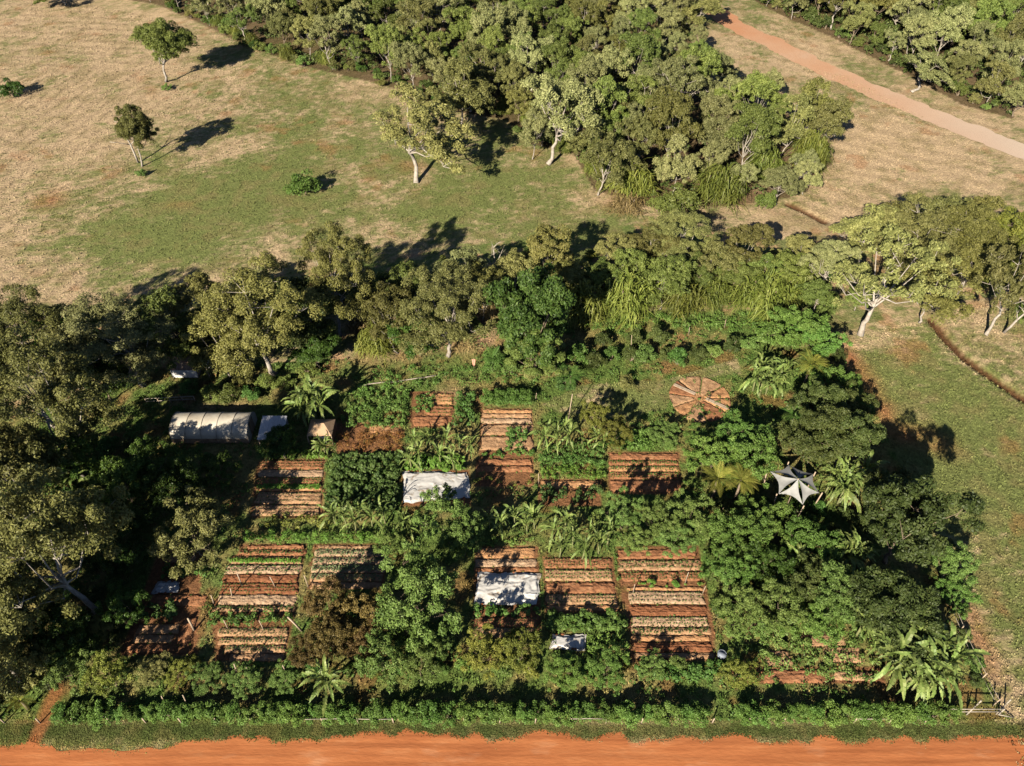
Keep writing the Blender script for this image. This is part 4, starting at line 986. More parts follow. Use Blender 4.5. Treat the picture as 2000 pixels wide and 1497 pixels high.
def bed_mesh(x0, x1, y0, y1, h, mat, seed, ridges=0, skew=0.0):
    nx = max(6, int((x1 - x0) / 0.11)); ny = 19
    u = np.linspace(0, 1, nx)[None, :]; v = np.linspace(0, 1, ny)[:, None]
    X = x0 + (x1 - x0) * u + 0 * v; Y = y0 + (y1 - y0) * v + 0 * u
    X = X + skew * (v - 0.5) + (np.abs(u - 0.5) * 2) ** 8 * np.sign(u - 0.5) * (vnoise(Y * 1.7 + u * 9, Y * 0 + seed, 6) - 0.5) * 0.5
    wob = (vnoise(X * 0.8, X * 0 + seed, 3) - 0.5) * 0.12 + (vnoise(X * 3.7, Y * 2, seed) - 0.5) * 0.07
    Y = Y + wob * 1.0
    ev = np.minimum(v, 1 - v) * (y1 - y0); eu = np.minimum(u, 1 - u) * (x1 - x0)
    Z = h * np.clip(np.minimum(ev, eu + 0 * ev) / 0.30, 0, 1) ** 0.8
    if not ridges and (y1 - y0) > 0.85: Z = Z * (0.70 + 0.30 * np.abs(np.sin(v * math.pi * 3 + 0.3 * (vnoise(X * 1.3, X * 0, seed) - .5))))
    if ridges: Z = Z * (0.55 + 0.45 * np.abs(np.sin(v * math.pi * ridges)))
    inner = (ev > 0.01) & (eu > 0.01)
    Z = Z + inner * ((fbm(X * 2.5, Y * 2.5, seed) - 0.5) * 0.10 + (vnoise(X * 6, Y * 6, seed) - .5) * 0.10 + (vnoise(X * 13, Y * 13, seed) - .5) * 0.06)
    Z = np.where(inner, Z, -0.12)
    return grid_np("mound", X, Y, Z, mat, True)
def plant_rows(x0, x1, y0, y1, rows, gap, size, leaf, seed, z=0.2, miss=0.1, n=6):
    r = np.random.default_rng(seed); C = []; D = []
    for k in range(rows):
        yy = y0 + (y1 - y0) * (k + 0.5) / rows; xs_ = np.arange(x0 + 0.15, x1 - 0.15, gap)
        xs_ = xs_ + r.normal(0, gap * 0.12, len(xs_)); xs_ = xs_[r.random(len(xs_)) > miss]
        for x in xs_:
            y = yy + r.normal(0, 0.04); s = size * r.uniform(0.6, 1.3)
            a = r.uniform(0, 6.28, n)
            C.append(np.column_stack([x + np.cos(a) * s * 0.42, y + np.sin(a) * s * 0.42, z + s * r.uniform(0.25, 0.75, n)])); D.append(np.column_stack([np.cos(a) * 0.5, np.sin(a) * 0.5, np.ones(n)]))
    C = np.concatenate(C); D = np.concatenate(D)
    return quads_np("seedlings", leaf_quads(C, D, size * 0.9, size * 0.45, r, 0.2, 0.35), LM[leaf])
def mass(x0, x1, y0, y1, h, dens, per, rad, L, Wd, leaf, seed, name='foliage'):
    r = np.random.default_rng(seed); n = max(4, int((x1 - x0) * (y1 - y0) * dens))
    C = np.column_stack([r.uniform(x0, x1, n), r.uniform(y0, y1, n), r.uniform(0.25, 0.85, n) * h])
    q = clump_leaves(C, rad * r.uniform(0.7, 1.3, n), per, L, Wd, r, 0.8, 0.4, 0.55)
    q[:, :, 2] = np.maximum(q[:, :, 2], 0.02)
    return quads_np(name, q, LM[leaf])
STRAWB = None
def bed(plot, group, yt, yb, xl, xr, typ, desc, crop=None, h=0.12, ridges=0):
    """one vegetable bed from its photo rows (yt, yb) and columns (xl, xr)"""
    ym = (yt + yb) / 2; y1 = P(1000, yt).y; y0 = P(1000, yb).y; a = P(xl, ym); b = P(xr, ym)
    BEDN[0] += 1; sdd = BEDN[0] * 13
    cxm = (a.x + b.x) / 2; cym = (y0 + y1) / 2
    t = thing('vegetable_bed', desc + plot, 'garden bed', (cxm, cym, 0), 0, group)
    X0, X1, Y0, Y1 = a.x - cxm, b.x - cxm, y0 - cym - 0.02, y1 - cym + 0.02
    ob('soil_mound', bed_mesh(X0, X1, Y0, Y1, h, SOIL[typ], sdd, ridges), t)
    if crop:
        rows, gap, size, leaf = crop
        o = ob('seedlings', plant_rows(X0, X1, Y0 + 0.1, Y1 - 0.1, rows, gap, size, leaf, sdd, h * 0.9), t); o['kind'] = 'stuff'
    r = np.random.default_rng(sdd); nw = int((X1 - X0) * (Y1 - Y0) * 1.3)
    if nw > 2:
        q = clump_leaves(np.column_stack([r.uniform(X0, X1, nw), r.choice([Y0, Y1], nw) + r.normal(0, 0.07, nw), np.full(nw, 0.06)]), r.uniform(0.05, 0.16, nw), 8, 0.12, 0.05, r)
        w_ = ob('weeds', quads_np('weeds', q, LM[['crop', 'yellow', 'pea'][BEDN[0] % 3]]), t); w_['kind'] = 'stuff'
    return t
def plot(name, group, beds):
    n = len(beds)
    for i, b in enumerate(beds):
        yt, yb, xl, xr, typ = b[:5]; crop = b[5] if len(b) > 5 else None; rd = b[6] if len(b) > 6 else 0
        d = {'red': 'red soil bed', 'dark': 'dark red bed', 'tan': 'tan mulched bed', 'pale': 'pale mulched bed', 'orange': 'orange sandy bed'}[typ]
        if crop: d += ' with ' + {'kale': 'blue-green', 'crop': 'green', 'cropbright': 'bright green', 'cropdark': 'dark green'}[crop[3]] + ' seedlings'
        bed(name, group, yt, yb, xl, xr, typ, d + ', ' + ORD[i] + ' from back in the ', crop, ridges=rd)
S1 = (3, 0.24, 0.13, 'crop'); S2 = (2, 0.3, 0.2, 'cropdark'); S3 = (3, 0.26, 0.19, 'kale'); S4 = (4, 0.2, 0.26, 'cropbright'); S0 = (3, 0.26, 0.13, 'cropdark')
plot('large front right plot', 'beds of the large front right plot', [
 (1073, 1092, 1203, 1362, 'red'), (1094, 1115, 1207, 1366, 'tan', S2), (1117, 1135, 1213, 1369, 'red', S0), (1147, 1153, 1224, 1374, 'orange'),
 (1155, 1180, 1226, 1377, 'pale', S0), (1182, 1203, 1228, 1380, 'dark', None, 5), (1205, 1224, 1230, 1384, 'pale', S1), (1226, 1240, 1233, 1388, 'tan', S2), (1241, 1252, 1235, 1390, 'orange'), (1254, 1274, 1237, 1395, 'dark', None, 4), (1276, 1287, 1238, 1400, 'tan')])
plot('middle front plot', 'beds of the middle front plot', [
 (1090, 1110, 1062, 1194, 'red', S0), (1112, 1135, 1062, 1198, 'tan', S1), (1137, 1159, 1064, 1200, 'red'), (1161, 1181, 1066, 1204, 'tan', S0), (1182, 1194, 1068, 1206, 'orange')])
plot('crumpled sheet plot', 'beds of the crumpled sheet plot', [
 (1070, 1091, 928, 1045, 'orange'), (1092, 1107, 927, 1050, 'pale'), (1108, 1117, 926, 1053, 'red'), (1205, 1225, 921, 1052, 'red', S0), (1226, 1246, 920, 1048, 'tan', S0)])
plot('blue-green seedling plot', 'beds of the seedling plot', [
 (1066, 1072, 620, 757, 'tan'), (1073, 1087, 616, 757, 'pale', S3), (1089, 1103, 612, 755, 'pale', S3), (1105, 1119, 609, 753, 'pale', (3, 0.24, 0.24, 'kale')), (1121, 1136, 606, 750, 'tan', S3), (1138, 1150, 606, 745, 'tan')])
plot('trellis-post plot', 'beds of the trellis-post plot', [
 (1064, 1073, 480, 598, 'red'), (1074, 1085, 462, 597, 'red', S2), (1086, 1092, 452, 594, 'orange'), (1093, 1101, 448, 592, 'tan', S4), (1103, 1121, 440, 588, 'pale', S2), (1122, 1138, 434, 586, 'dark'), (1139, 1160, 430, 583, 'dark', S0),
 (1162, 1182, 424, 580, 'pale'), (1184, 1195, 415, 577, 'tan', S2), (1226, 1243, 426, 564, 'tan', S0), (1245, 1259, 427, 562, 'tan', S0), (1261, 1275, 440, 560, 'tan', S0), (1277, 1291, 446, 556, 'tan')])
plot('shaded lower left plot', 'beds of the shaded lower left plot', [
 (1084, 1098, 320, 380, 'tan'), (1162, 1185, 285, 405, 'red'), (1219, 1238, 268, 350, 'tan'), (1240, 1256, 258, 340, 'tan'), (1258, 1275, 245, 330, 'red'), (1205, 1260, 352, 380, 'red')])
plot('upper left plot', 'beds of the upper left plot', [
 (899, 917, 507, 632, 'red', S0), (918, 932, 505, 632, 'pale'), (933, 946, 502, 631, 'red', S1), (948, 958, 500, 630, 'orange', S4), (961, 984, 498, 629, 'tan', S0), (986, 1008, 492, 627, 'tan', S0)])
plot('upper middle plot', 'beds of the upper middle plot', [
 (800, 807, 941, 1040, 'orange'), (808, 816, 940, 1040, 'tan'), (817, 827, 940, 1040, 'pale'), (829, 850, 940, 1040, 'tan'), (852, 880, 938, 1042, 'tan'), (897, 908, 932, 1040, 'red'), (910, 922, 930, 1040, 'red')])
plot('leafy block plot', 'beds of the leafy block plot', [(939, 953, 1055, 1172, 'orange')])
plot('red right-hand plot', 'beds of the red plot', [
 (886, 898, 1190, 1322, 'red'), (900, 909, 1190, 1324, 'red', S1), (911, 921, 1190, 1325, 'orange', S1), (923, 936, 1191, 1327, 'red', S1), (938, 960, 1191, 1330, 'red')])
plot('weedy upper plot', 'beds of the weedy plot', [(768, 790, 838, 886, 'orange', S1), (792, 812, 830, 886, 'red', S1), (813, 832, 806, 884, 'red')])
plot('rust crop plot', 'beds by the rust-coloured crop', [(828, 846, 722, 782, 'orange')])
plot('corner mulch plot', 'beds of the corner mulch strips', [(1215, 1240, 1425, 1500, 'tan'), (1222, 1245, 1505, 1530, 'tan'), (1270, 1300, 1490, 1545, 'tan'), (1238, 1262, 1560, 1650, 'tan'), (1262, 1295, 1610, 1685, 'tan'), (1308, 1335, 1488, 1605, 'red'), (1312, 1330, 1625, 1710, 'tan')])

# leafy crop blocks: nobody could count the plants
def crop(yt, yb, xl, xr, h, leaf, label, dens=5, per=34, rad=0.3, L=0.2, Wd=0.11, name='leafy_crop'):
    ym = (yt + yb) / 2; y1 = P(1000, yt).y; y0 = P(1000, yb).y; a = P(xl, ym); b = P(xr, ym)
    BEDN[0] += 1
    c = ((a.x + b.x) / 2, (y0 + y1) / 2)
    me = mass(a.x - c[0], b.x - c[0], y0 - c[1], y1 - c[1], h, dens, per, rad, L, Wd, leaf, BEDN[0] * 7, name)
    return tag(ob(name, me, None, (c[0], c[1], 0)), label, 'crop', None, 'stuff')
crop(892, 1000, 645, 778, 0.75, 'cropdark', 'dark glossy leafy block left of the upper white sheet', 6, 30, 0.34, 0.26, 0.2)
crop(848, 884, 660, 786, 0.6, 'croprust', 'rust-red spent crop behind the dark leafy block', 5, 30, 0.3, 0.16, 0.06)
crop(770, 838, 672, 796, 0.55, 'crop', 'green rows of crop behind the rust-red crop', 5, 30, 0.3)
crop(752, 775, 690, 800, 0.4, 'hedge', 'weedy green strip beside the narrow path', 3, 26, 0.3)
crop(775, 812, 810, 845, 0.6, 'crop', 'green weeds in the bare orange plot', 5, 30, 0.3)
crop(775, 838, 890, 925, 1.1, 'crop', 'upright green crop left of the box hedge', 6, 36, 0.32)
crop(778, 798, 942, 1036, 1.7, 'hedge', 'dense box-shaped hedge casting a black shadow', 26, 44, 0.3, 0.16, 0.09, 'box_hedge')
crop(842, 878, 988, 1026, 0.9, 'crop', 'small green patch among the upper middle beds', 6, 36, 0.3)
crop(880, 894, 938, 1040, 0.5, 'hedge', 'green weedy strip between the upper middle beds', 5, 30, 0.25)
crop(872, 890, 1052, 1183, 0.8, 'crop', 'tall green crop rows, back row of the leafy block', 9, 36, 0.27, 0.16, 0.08)
crop(891, 913, 1054, 1183, 0.7, 'crop', 'tall green crop rows, middle row of the leafy block', 9, 36, 0.27, 0.16, 0.08)
crop(915, 938, 1056, 1182, 0.6, 'cropbright', 'green crop rows, front row of the leafy block', 7, 36, 0.25, 0.16, 0.08)
crop(957, 985, 1058, 1175, 0.9, 'cropdark', 'dark feathery crop below the leafy block', 5, 36, 0.3)
crop(848, 882, 1190, 1322, 0.8, 'hedge', 'green weedy crop behind the red plot', 5, 36, 0.35)
crop(934, 952, 930, 1040, 0.7, 'yellow', 'sparse yellowish crop plants below the shaded red beds', 1.6, 30, 0.26)
crop(895, 918, 790, 905, 0.6, 'cropbright', 'broad-leaved taro strip behind the upper white sheet', 5, 20, 0.34, 0.42, 0.3)
crop(1046, 1063, 470, 598, 0.9, 'cropbright', 'bright green hedge row behind the trellis-post plot', 7, 40, 0.32, 0.16, 0.08)
crop(1047, 1063, 606, 756, 0.9, 'cropbright', 'bright green hedge row behind the seedling plot', 8, 40, 0.28, 0.16, 0.08)
crop(1187, 1203, 921, 1052, 0.55, 'crop', 'leafy green row in front of the crumpled white sheet', 8, 30, 0.26, 0.2, 0.14)
crop(1055, 1069, 930, 1042, 0.35, 'hedge', 'short grassy strip behind the crumpled sheet plot', 6, 26, 0.22, 0.2, 0.06)
crop(1200, 1236, 1072, 1218, 0.8, 'crop', 'tall leafy greens behind the small white sheet', 6, 34, 0.32, 0.34, 0.15)
crop(1238, 1290, 1150, 1222, 0.9, 'hedge', 'green bushes of crop right of the small white sheet', 5, 34, 0.32)
crop(1278, 1302, 1080, 1150, 0.45, 'hedge', 'green crop below the small white sheet', 5, 34, 0.32)
crop(1197, 1223, 410, 575, 0.55, 'crop', 'green weedy bed across the trellis-post plot', 5, 34, 0.28)
crop(1108, 1132, 320, 405, 0.6, 'crop', 'green crop behind the silver sheet', 5, 34, 0.28)
crop(1185, 1214, 266, 345, 0.9, 'cropdark', 'dark leafy bed below the silver sheet', 6, 34, 0.32, 0.26, 0.18)
crop(1138, 1146, 1224, 1372, 0.25, 'cropbright', 'thin green line of crop across the large soil plot', 5, 20, 0.16, 0.16, 0.06)
crop(1300, 1330, 1240, 1412, 0.7, 'crop', 'leafy dark green crop in front of the large soil plot', 6, 34, 0.32, 0.26, 0.14)
crop(608, 648, 1140, 1560, 0.4, 'hedge', 'low green groundcover below the drooping canes', 1.3, 40, 0.5, 0.24, 0.12, 'groundcover')
crop(1225, 1322, 1430, 1710, 0.4, 'pea', 'weedy green growth around the corner mulch strips', 2.2, 34, 0.36, 0.2, 0.1)
crop(1322, 1334, 1430, 1700, 0.4, 'crop', 'weedy green strip behind the right end of the hedge', 2.5, 34, 0.36, 0.2, 0.1)
crop(720, 752, 715, 1060, 0.5, 'hedge', 'rough green weeds below the creek bank', 1.3, 34, 0.4, 0.2, 0.1, 'groundcover')
crop(880, 898, 508, 640, 0.5, 'cropbright', 'leafy greens along the back of the upper left plot', 4, 30, 0.3, 0.26, 0.16)
crop(1012, 1035, 520, 650, 0.6, 'yellow', 'mixed green plants in front of the upper left plot', 2.5, 34, 0.36)
for i, (x, y) in enumerate([(1272, 1138), (1320, 1140)]):
    put('weed', 'cropbright', x, y, 22, ('left' if i == 0 else 'right') + ' of two small bushes standing in the large soil plot', 1.2)

# ------------------------------------------------------------------ sheets, tunnel, sheds
def tarp_mat(name, base, stain, dirt):
    m, nt, N, L, out = nodes(name)
    tc = N.new("ShaderNodeTexCoord"); no = N.new("ShaderNodeTexNoise"); no.inputs['Scale'].default_value = 1.1; no.inputs['Detail'].default_value = 8
    no.inputs['Roughness'].default_value = 0.7; no.inputs['Distortion'].default_value = 1.2
    L.new(tc.outputs['Object'], no.inputs['Vector'])
    r = ramp(N, [(0.33, stain), (0.40, dirt), (0.47, base)]); L.new(no.outputs['Fac'], r.inputs[0])
    b = N.new("ShaderNodeBsdfPrincipled"); b.inputs['Roughness'].default_value = 0.45; L.new(r.outputs[0], b.inputs['Base Color']); L.new(b.outputs[0], out.inputs[0])
    return m
M_TARP = tarp_mat("plastic_sheet_white", (0.44, 0.43, 0.41), (0.15, 0.085, 0.04), (0.33, 0.285, 0.235))
M_TARPS = tarp_mat("plastic_sheet_silver", (0.42, 0.42, 0.42), (0.12, 0.10, 0.08), (0.27, 0.26, 0.25))
def sheet(label, TL, TR, BR, BL, wr, seed, mat, z=0.22):
    q = [P(*c) for c in (BL, BR, TR, TL)]; c = sum(q, Vector()) / 4; n, m = 64, 40
    u = np.linspace(0, 1, n)[None, :]; v = np.linspace(0, 1, m)[:, None]
    def bl(k): return (q[0][k] * (1 - u) + q[1][k] * u) * (1 - v) + (q[3][k] * (1 - u) + q[2][k] * u) * v
    X = bl(0); Y = bl(1)
    ed = np.minimum(np.minimum(u, 1 - u) * (X.max() - X.min()), np.minimum(v, 1 - v) * (Y.max() - Y.min()))
    X = X + (fbm(X * 1.1, Y * 1.1, seed) - 0.5) * 0.5; Y = Y + (fbm(X * 1.1, Y * 1.1, seed + 5) - 0.5) * 0.5
    f = fbm(X * 0.6 + 2.6 * fbm(X * .4, Y * .6, seed + 2), Y * 1.3 + 1.6 * fbm(X * .5, Y * .5, seed + 7), seed + 1, 5)
    Z = z + wr * (np.abs(f - 0.5) * -1.5 + 0.2) + 0.04 * wr * (vnoise(X * 9, Y * 9, seed) - 0.5)
    Z = np.maximum(0.06, Z * np.clip(ed / 0.3, 0.35, 1))
    t = thing('ground_sheet', label, 'sheet', (c.x, c.y, 0))
    ob('plastic', grid_np('plastic', X - c.x, Y - c.y, Z, mat, True), t)
    r = random.Random(seed)
    for k in range(5):   # stones and sods holding the edge down
        a = r.random(); p = (q[0].lerp(q[1], a) if k % 2 else q[3].lerp(q[2], a)) - c; s = r.uniform(0.08, 0.16); mb = MB()
        pts = [(p.x + s * x, p.y + s * y, 0.2 + s * z_) for x, y, z_ in ((1, 0, 0), (.4, .9, .1), (-.6, .7, 0), (-1, -.1, .1), (-.3, -.9, 0), (.6, -.7, .1), (0.1, 0, .8))]
        mb.add(pts, [(0, 1, 6), (1, 2, 6), (2, 3, 6), (3, 4, 6), (4, 5, 6), (5, 0, 6), (5, 4, 3, 2, 1, 0)]); ob('weight_clod', mb.mesh('weight_clod', SOIL['dark']), t)
sheet('upper white plastic sheet with torn lower corner, right of the dark leafy block', (790, 922), (914, 924), (917, 974), (788, 984), 0.22, 4, M_TARP)
sheet('crumpled white plastic sheet on the lower middle plot', (935, 1118), (1058, 1122), (1047, 1183), (925, 1182), 0.5, 9, M_TARP)
sheet('small white plastic sheet in the front greens', (1080, 1241), (1144, 1242), (1142, 1270), (1074, 1270), 0.1, 14, M_TARP)
sheet('crumpled silver sheet in the shaded lower left plot', (310, 1136), (352, 1138), (350, 1160), (296, 1161), 0.4, 19, M_TARPS)

M_POLY = surf_mat("tunnel_plastic", (0.36, 0.31, 0.235), (0.48, 0.44, 0.36), 0.8, 7, rough=0.45, bump=0.15, c2=(0.50, 0.46, 0.39), spec=0.4)
M_SKIRT = surf_mat("tunnel_skirt", (0.16, 0.10, 0.06), (0.28, 0.20, 0.13), 2, bump=0.3)
M_TIN = surf_mat("corrugated_iron", (0.40, 0.41, 0.43), (0.50, 0.51, 0.53), 1.5, rough=0.45, bump=0.1, c2=(0.55, 0.55, 0.56), spec=0.5)
M_RUST = surf_mat("rusty_iron", (0.26, 0.16, 0.11), (0.42, 0.31, 0.24), 1.5, rough=0.7, bump=0.3, c2=(0.52, 0.44, 0.38))
M_CANVAS = surf_mat("tan_canvas", (0.30, 0.19, 0.105), (0.38, 0.26, 0.16), 2, rough=0.8, bump=0.2)
M_WHITE = surf_mat("white_paint", (0.48, 0.47, 0.45), (0.60, 0.59, 0.57), 3, rough=0.5, bump=0.1)
M_BLACK = surf_mat("dark_opening", (0.02, 0.018, 0.015), (0.035, 0.03, 0.025), 3, bump=0.1)

def tunnel():
    a = P(338, 866); b = P(488, 866); L = b.x - a.x; Wd = 3.4; Ht = 2.05
    t = thing('hoop_tunnel', 'long hoop tunnel covered in cloudy plastic with a brown skirt', 'greenhouse', (a.x, a.y, 0))
    def prof(f):   # half-round with short upright sides
        ang = math.pi * f; y = Wd / 2 - Wd / 2 * math.cos(ang); z = 0.7 + (Ht - 0.7) * math.sin(ang) ** 0.85; return y, z
    n = 16; m = 5
    for k in range(m):   # plastic in panels between the hoops
        x0, x1 = L * k / m + 0.03, L * (k + 1) / m - 0.03; mb = MB(); r = random.Random(k)
        V = []
        for i in range(n + 1):
            y, z = prof(i / n)
            for j in range(5):
                f = j / 4; sag = 0.05 * math.sin(math.pi * f); V.append((x0 + (x1 - x0) * f, y, z - sag + r.uniform(-.012, .012)))
        mb.add(V, [(i * 5 + j, i * 5 + j + 1, (i + 1) * 5 + j + 1, (i + 1) * 5 + j) for i in range(n) for j in range(4)])
        ob('cover_panel', mb.mesh('cover_panel', M_POLY, True), t)
    for k in range(m + 1):
        pts = [(L * k / m, 0, 0)] + [(L * k / m, *prof(i / n)) for i in range(n + 1)] + [(L * k / m, Wd, 0)]
        ob('hoop', MB().tube([(x, y, z + (0.02 if z > 0 else 0)) for x, y, z in pts], 0.035, 5).mesh('hoop', M_PIPE, True), t)
    for y in (0, Wd):
        ob('skirt', MB().box((0.03, y - 0.02, 0), (L - 0.03, y + 0.02, 0.71)).mesh('skirt', M_SKIRT), t)
    for x in (0.0, L):
        mb = MB(); base = [(x, prof(i / n)[0], prof(i / n)[1] - 0.02) for i in range(n + 1)]
        lo = Wd * 0.32; hiw = Wd * 0.68
        left = [p for p in base if p[1] <= lo]; right = [p for p in base if p[1] >= hiw]; midp = [p for p in base if lo <= p[1] <= hiw]
        mb.add([(x, 0.02, 0)] + left + [(x, left[-1][1], 0)], [tuple(range(len(left) + 2))])
        mb.add([(x, right[0][1], 0)] + right + [(x, Wd - 0.02, 0)], [tuple(range(len(right) + 2))])
        mb.add([(x, left[-1][1], 1.75)] + [left[-1]] + midp + [right[0]] + [(x, right[0][1], 1.75)], [tuple(range(len(midp) + 4))])
        ob('end_panel', mb.mesh('end_panel', M_POLY), t)
        if x > 0:
            d = MB(); y0, y1 = left[-1][1], right[0][1]
            V = [(x + 0.03 + 0.06 * math.sin(i * 2.1), y0 + (y1 - y0) * i / 8, z) for z in (0.1, 1.74) for i in range(9)]
            d.add(V, [(i, i + 1, 9 + i + 1, 9 + i) for i in range(8)]); ob('door_curtain', d.mesh('door_curtain', M_SKIRT, True), t)
tunnel()

def corrugated(name, w, l, mat, parent, loc, rot, amp=0.025, pitch=0.15):
    n = int(w / pitch * 4); x = np.linspace(0, w, n)[None, :]; y = np.linspace(0, l, 5)[:, None]
    Z = amp * np.sin(x / pitch * 2 * math.pi) + 0 * y
    return ob(name, grid_np(name, x + 0 * y, y + 0 * x, Z, mat, True), parent, loc, rot)
def shed_white():
    a = P(502, 860, 1.9); t = thing('open_shed', 'small open shed with a white corrugated roof beside the tunnel', 'shed', (a.x, a.y, 0)); w, l = 2.6, 3.0
    for k in range(3):
        corrugated('roof_sheet', w / 3 - 0.01, l, M_TIN, t, (k * w / 3, 0, 1.95 + 0.004 * (k % 2)), (math.radians(8), 0, 0))
    for x, y in ((0.1, 0.15), (w - 0.1, 0.15), (0.1, l - 0.2), (w - 0.1, l - 0.2)):
        ob('post', MB().box((x - 0.05, y - 0.05, 0), (x + 0.05, y + 0.05, 1.9 + y * 0.14)).mesh('post', M_WOOD), t)
    ob('beam', MB().box((0.06, 0.06, 1.8), (w - 0.06, 0.14, 1.9)).mesh('beam', M_WOOD), t)
    ob('back_wall', MB().box((0.06, l - 0.3, 0), (w - 0.06, l - 0.26, 2.2)).mesh('back_wall', M_TIN), t)
shed_white()
def hut_tan():
    a = P(600, 856, 1.2); t = thing('canvas_hut', 'low hut with a tan canvas roof half under the big banana', 'hut', (a.x, a.y, 0)); w, l = 2.6, 2.4
    V = [(0, 0, 1.5), (w, 0, 1.5), (w, l, 1.5), (0, l, 1.5), (w * .35, l * .5, 2.2), (w * .65, l * .5, 2.2)]
    for nm, f in (('front', (0, 1, 5, 4)), ('right', (1, 2, 5)), ('back', (2, 3, 4, 5)), ('left', (3, 0, 4))):
        ob('roof_panel', MB().add([V[i] for i in f], [tuple(range(len(f)))]).mesh('roof_panel', M_CANVAS), t)
    for x in (0.05, w - 0.05):
        for y in (0.05, l - 0.05): ob('post', MB().tube([(x, y, 0), (x, y, 1.5)], 0.05, 6).mesh('post', M_WOOD, True), t)
    ob('side_wall', MB().box((w - 0.04, 0.1, 0), (w, l - 0.1, 1.4)).mesh('side_wall', SOIL['red']), t)
    p = P(622, 856, 0.8); tb = thing('white_table', 'small white table in front of the tan hut', 'table', (p.x, p.y, 0))
    ob('table_top', MB().box((0, 0, 0.76), (0.75, 1.1, 0.8)).mesh('table_top', M_WHITE), tb)
    for x in (0.06, 0.69):
        for y in (0.06, 1.04): ob('leg', MB().box((x - .03, y - .03, 0), (x + .03, y + .03, 0.76)).mesh('leg', M_WHITE), tb)
hut_tan()
def hut_rusty():
    a = P(338, 738); t = thing('old_hut', 'old hut with a rusty flat roof and pale front wall under gums', 'hut', (a.x, a.y, 0)); w, l = 2.9, 2.6
    for k in range(3): corrugated('roof_sheet', w / 3 - .01, l + 0.2, M_RUST, t, (k * w / 3, -0.1, 1.25 + .004 * (k % 2)), (math.radians(9), 0, 0))
    ob('front_wall', MB().box((0, 0, 0), (w, 0.08, 1.2)).mesh('front_wall', M_WHITE), t)
    ob('side_wall', MB().box((0, 0.09, 0), (0.08, l, 1.2)).mesh('side_wall', M_RUST), t)
    ob('side_wall', MB().box((w - .08, 0.09, 0), (w, l, 1.2)).mesh('side_wall', M_RUST), t)
    ob('back_wall', MB().box((0.09, l - .08, 0), (w - .09, l, 1.4)).mesh('back_wall', M_RUST), t)
    b = P(408, 738); s = thing('lean_to', 'broken pale lean-to beside the rusty-roofed hut', 'shed', (b.x, b.y, 0))
    corrugated('roof_sheet', 0.9, 1.6, M_WHITE, s, (0, 0, 1.5), (math.radians(14), 0, 0))
    ob('wall', MB().box((0.8, 0.05, 0), (0.86, 1.5, 1.45)).mesh('wall', SOIL['orange']), s)
    for y in (0.1, 1.4): ob('post', MB().box((0, y, 0), (.08, y + .08, 1.48 + y * .2)).mesh('post', M_WOOD), s)
hut_rusty()

# star shade sail
M_SAIL = surf_mat("sail_cloth", (0.21, 0.21, 0.20), (0.27, 0.27, 0.258), 2.0, rough=0.7, bump=0.1, c2=(0.30, 0.30, 0.288))
def sail():
    zc, zt = 3.9, 2.7; c = P(1559, 936, zc); t = thing('shade_sail', 'star-shaped shade sail of six pale triangles on posts', 'shade sail', (c.x, c.y, 0))
    tips = [P(x, y, zt) - Vector((c.x, c.y, 0)) for x, y in [(1504, 921), (1521, 965), (1568, 986), (1600, 963), (1588, 926), (1541, 908)]]
    top = Vector((0, 0, zc))
    for k in range(6):
        A, B = tips[k], tips[(k + 1) % 6]; n = 10; V = []; Fc = []
        cen = (top + A + B) / 3
        e1 = [top.lerp(A, i / n) for i in range(n + 1)]; e2 = [top.lerp(B, i / n) for i in range(n + 1)]
        for i in range(n + 1):
            s = math.sin(math.pi * i / n) * 0.24
            p, q = e1[i].lerp(cen, s * (1 if i else 0)), e2[i].lerp(cen, s)
            for j in range(7):
                w = p.lerp(q, j / 6); inn = math.sin(math.pi * j / 6) * (i / n) ** 2 * 0.30
                w = w.lerp(top, inn * 0.55); w.z -= 0.10 * math.sin(math.pi * i / n) * math.sin(math.pi * j / 6); V.append(w)
        Fc = [(i * 7 + j, i * 7 + j + 1, (i + 1) * 7 + j + 1, (i + 1) * 7 + j) for i in range(n) for j in range(6)]
        ob('sail_panel', MB().add(V, Fc).mesh('sail_panel', M_SAIL, True), t)
        o = A.normalized() * 0.45; o.z = 0
        ob('post', MB().tube([(A.x * 1.02, A.y * 1.02, 0), (A.x * 1.12, A.y * 1.10, zt + 0.12)], [0.07, 0.06], 7).mesh('post', M_WOOD, True), t)
    ob('centre_pole', MB().tube([(0, 0, 0), (0, 0, zc + 0.05)], 0.06, 7).mesh('centre_pole', M_WOOD, True), t)
sail()

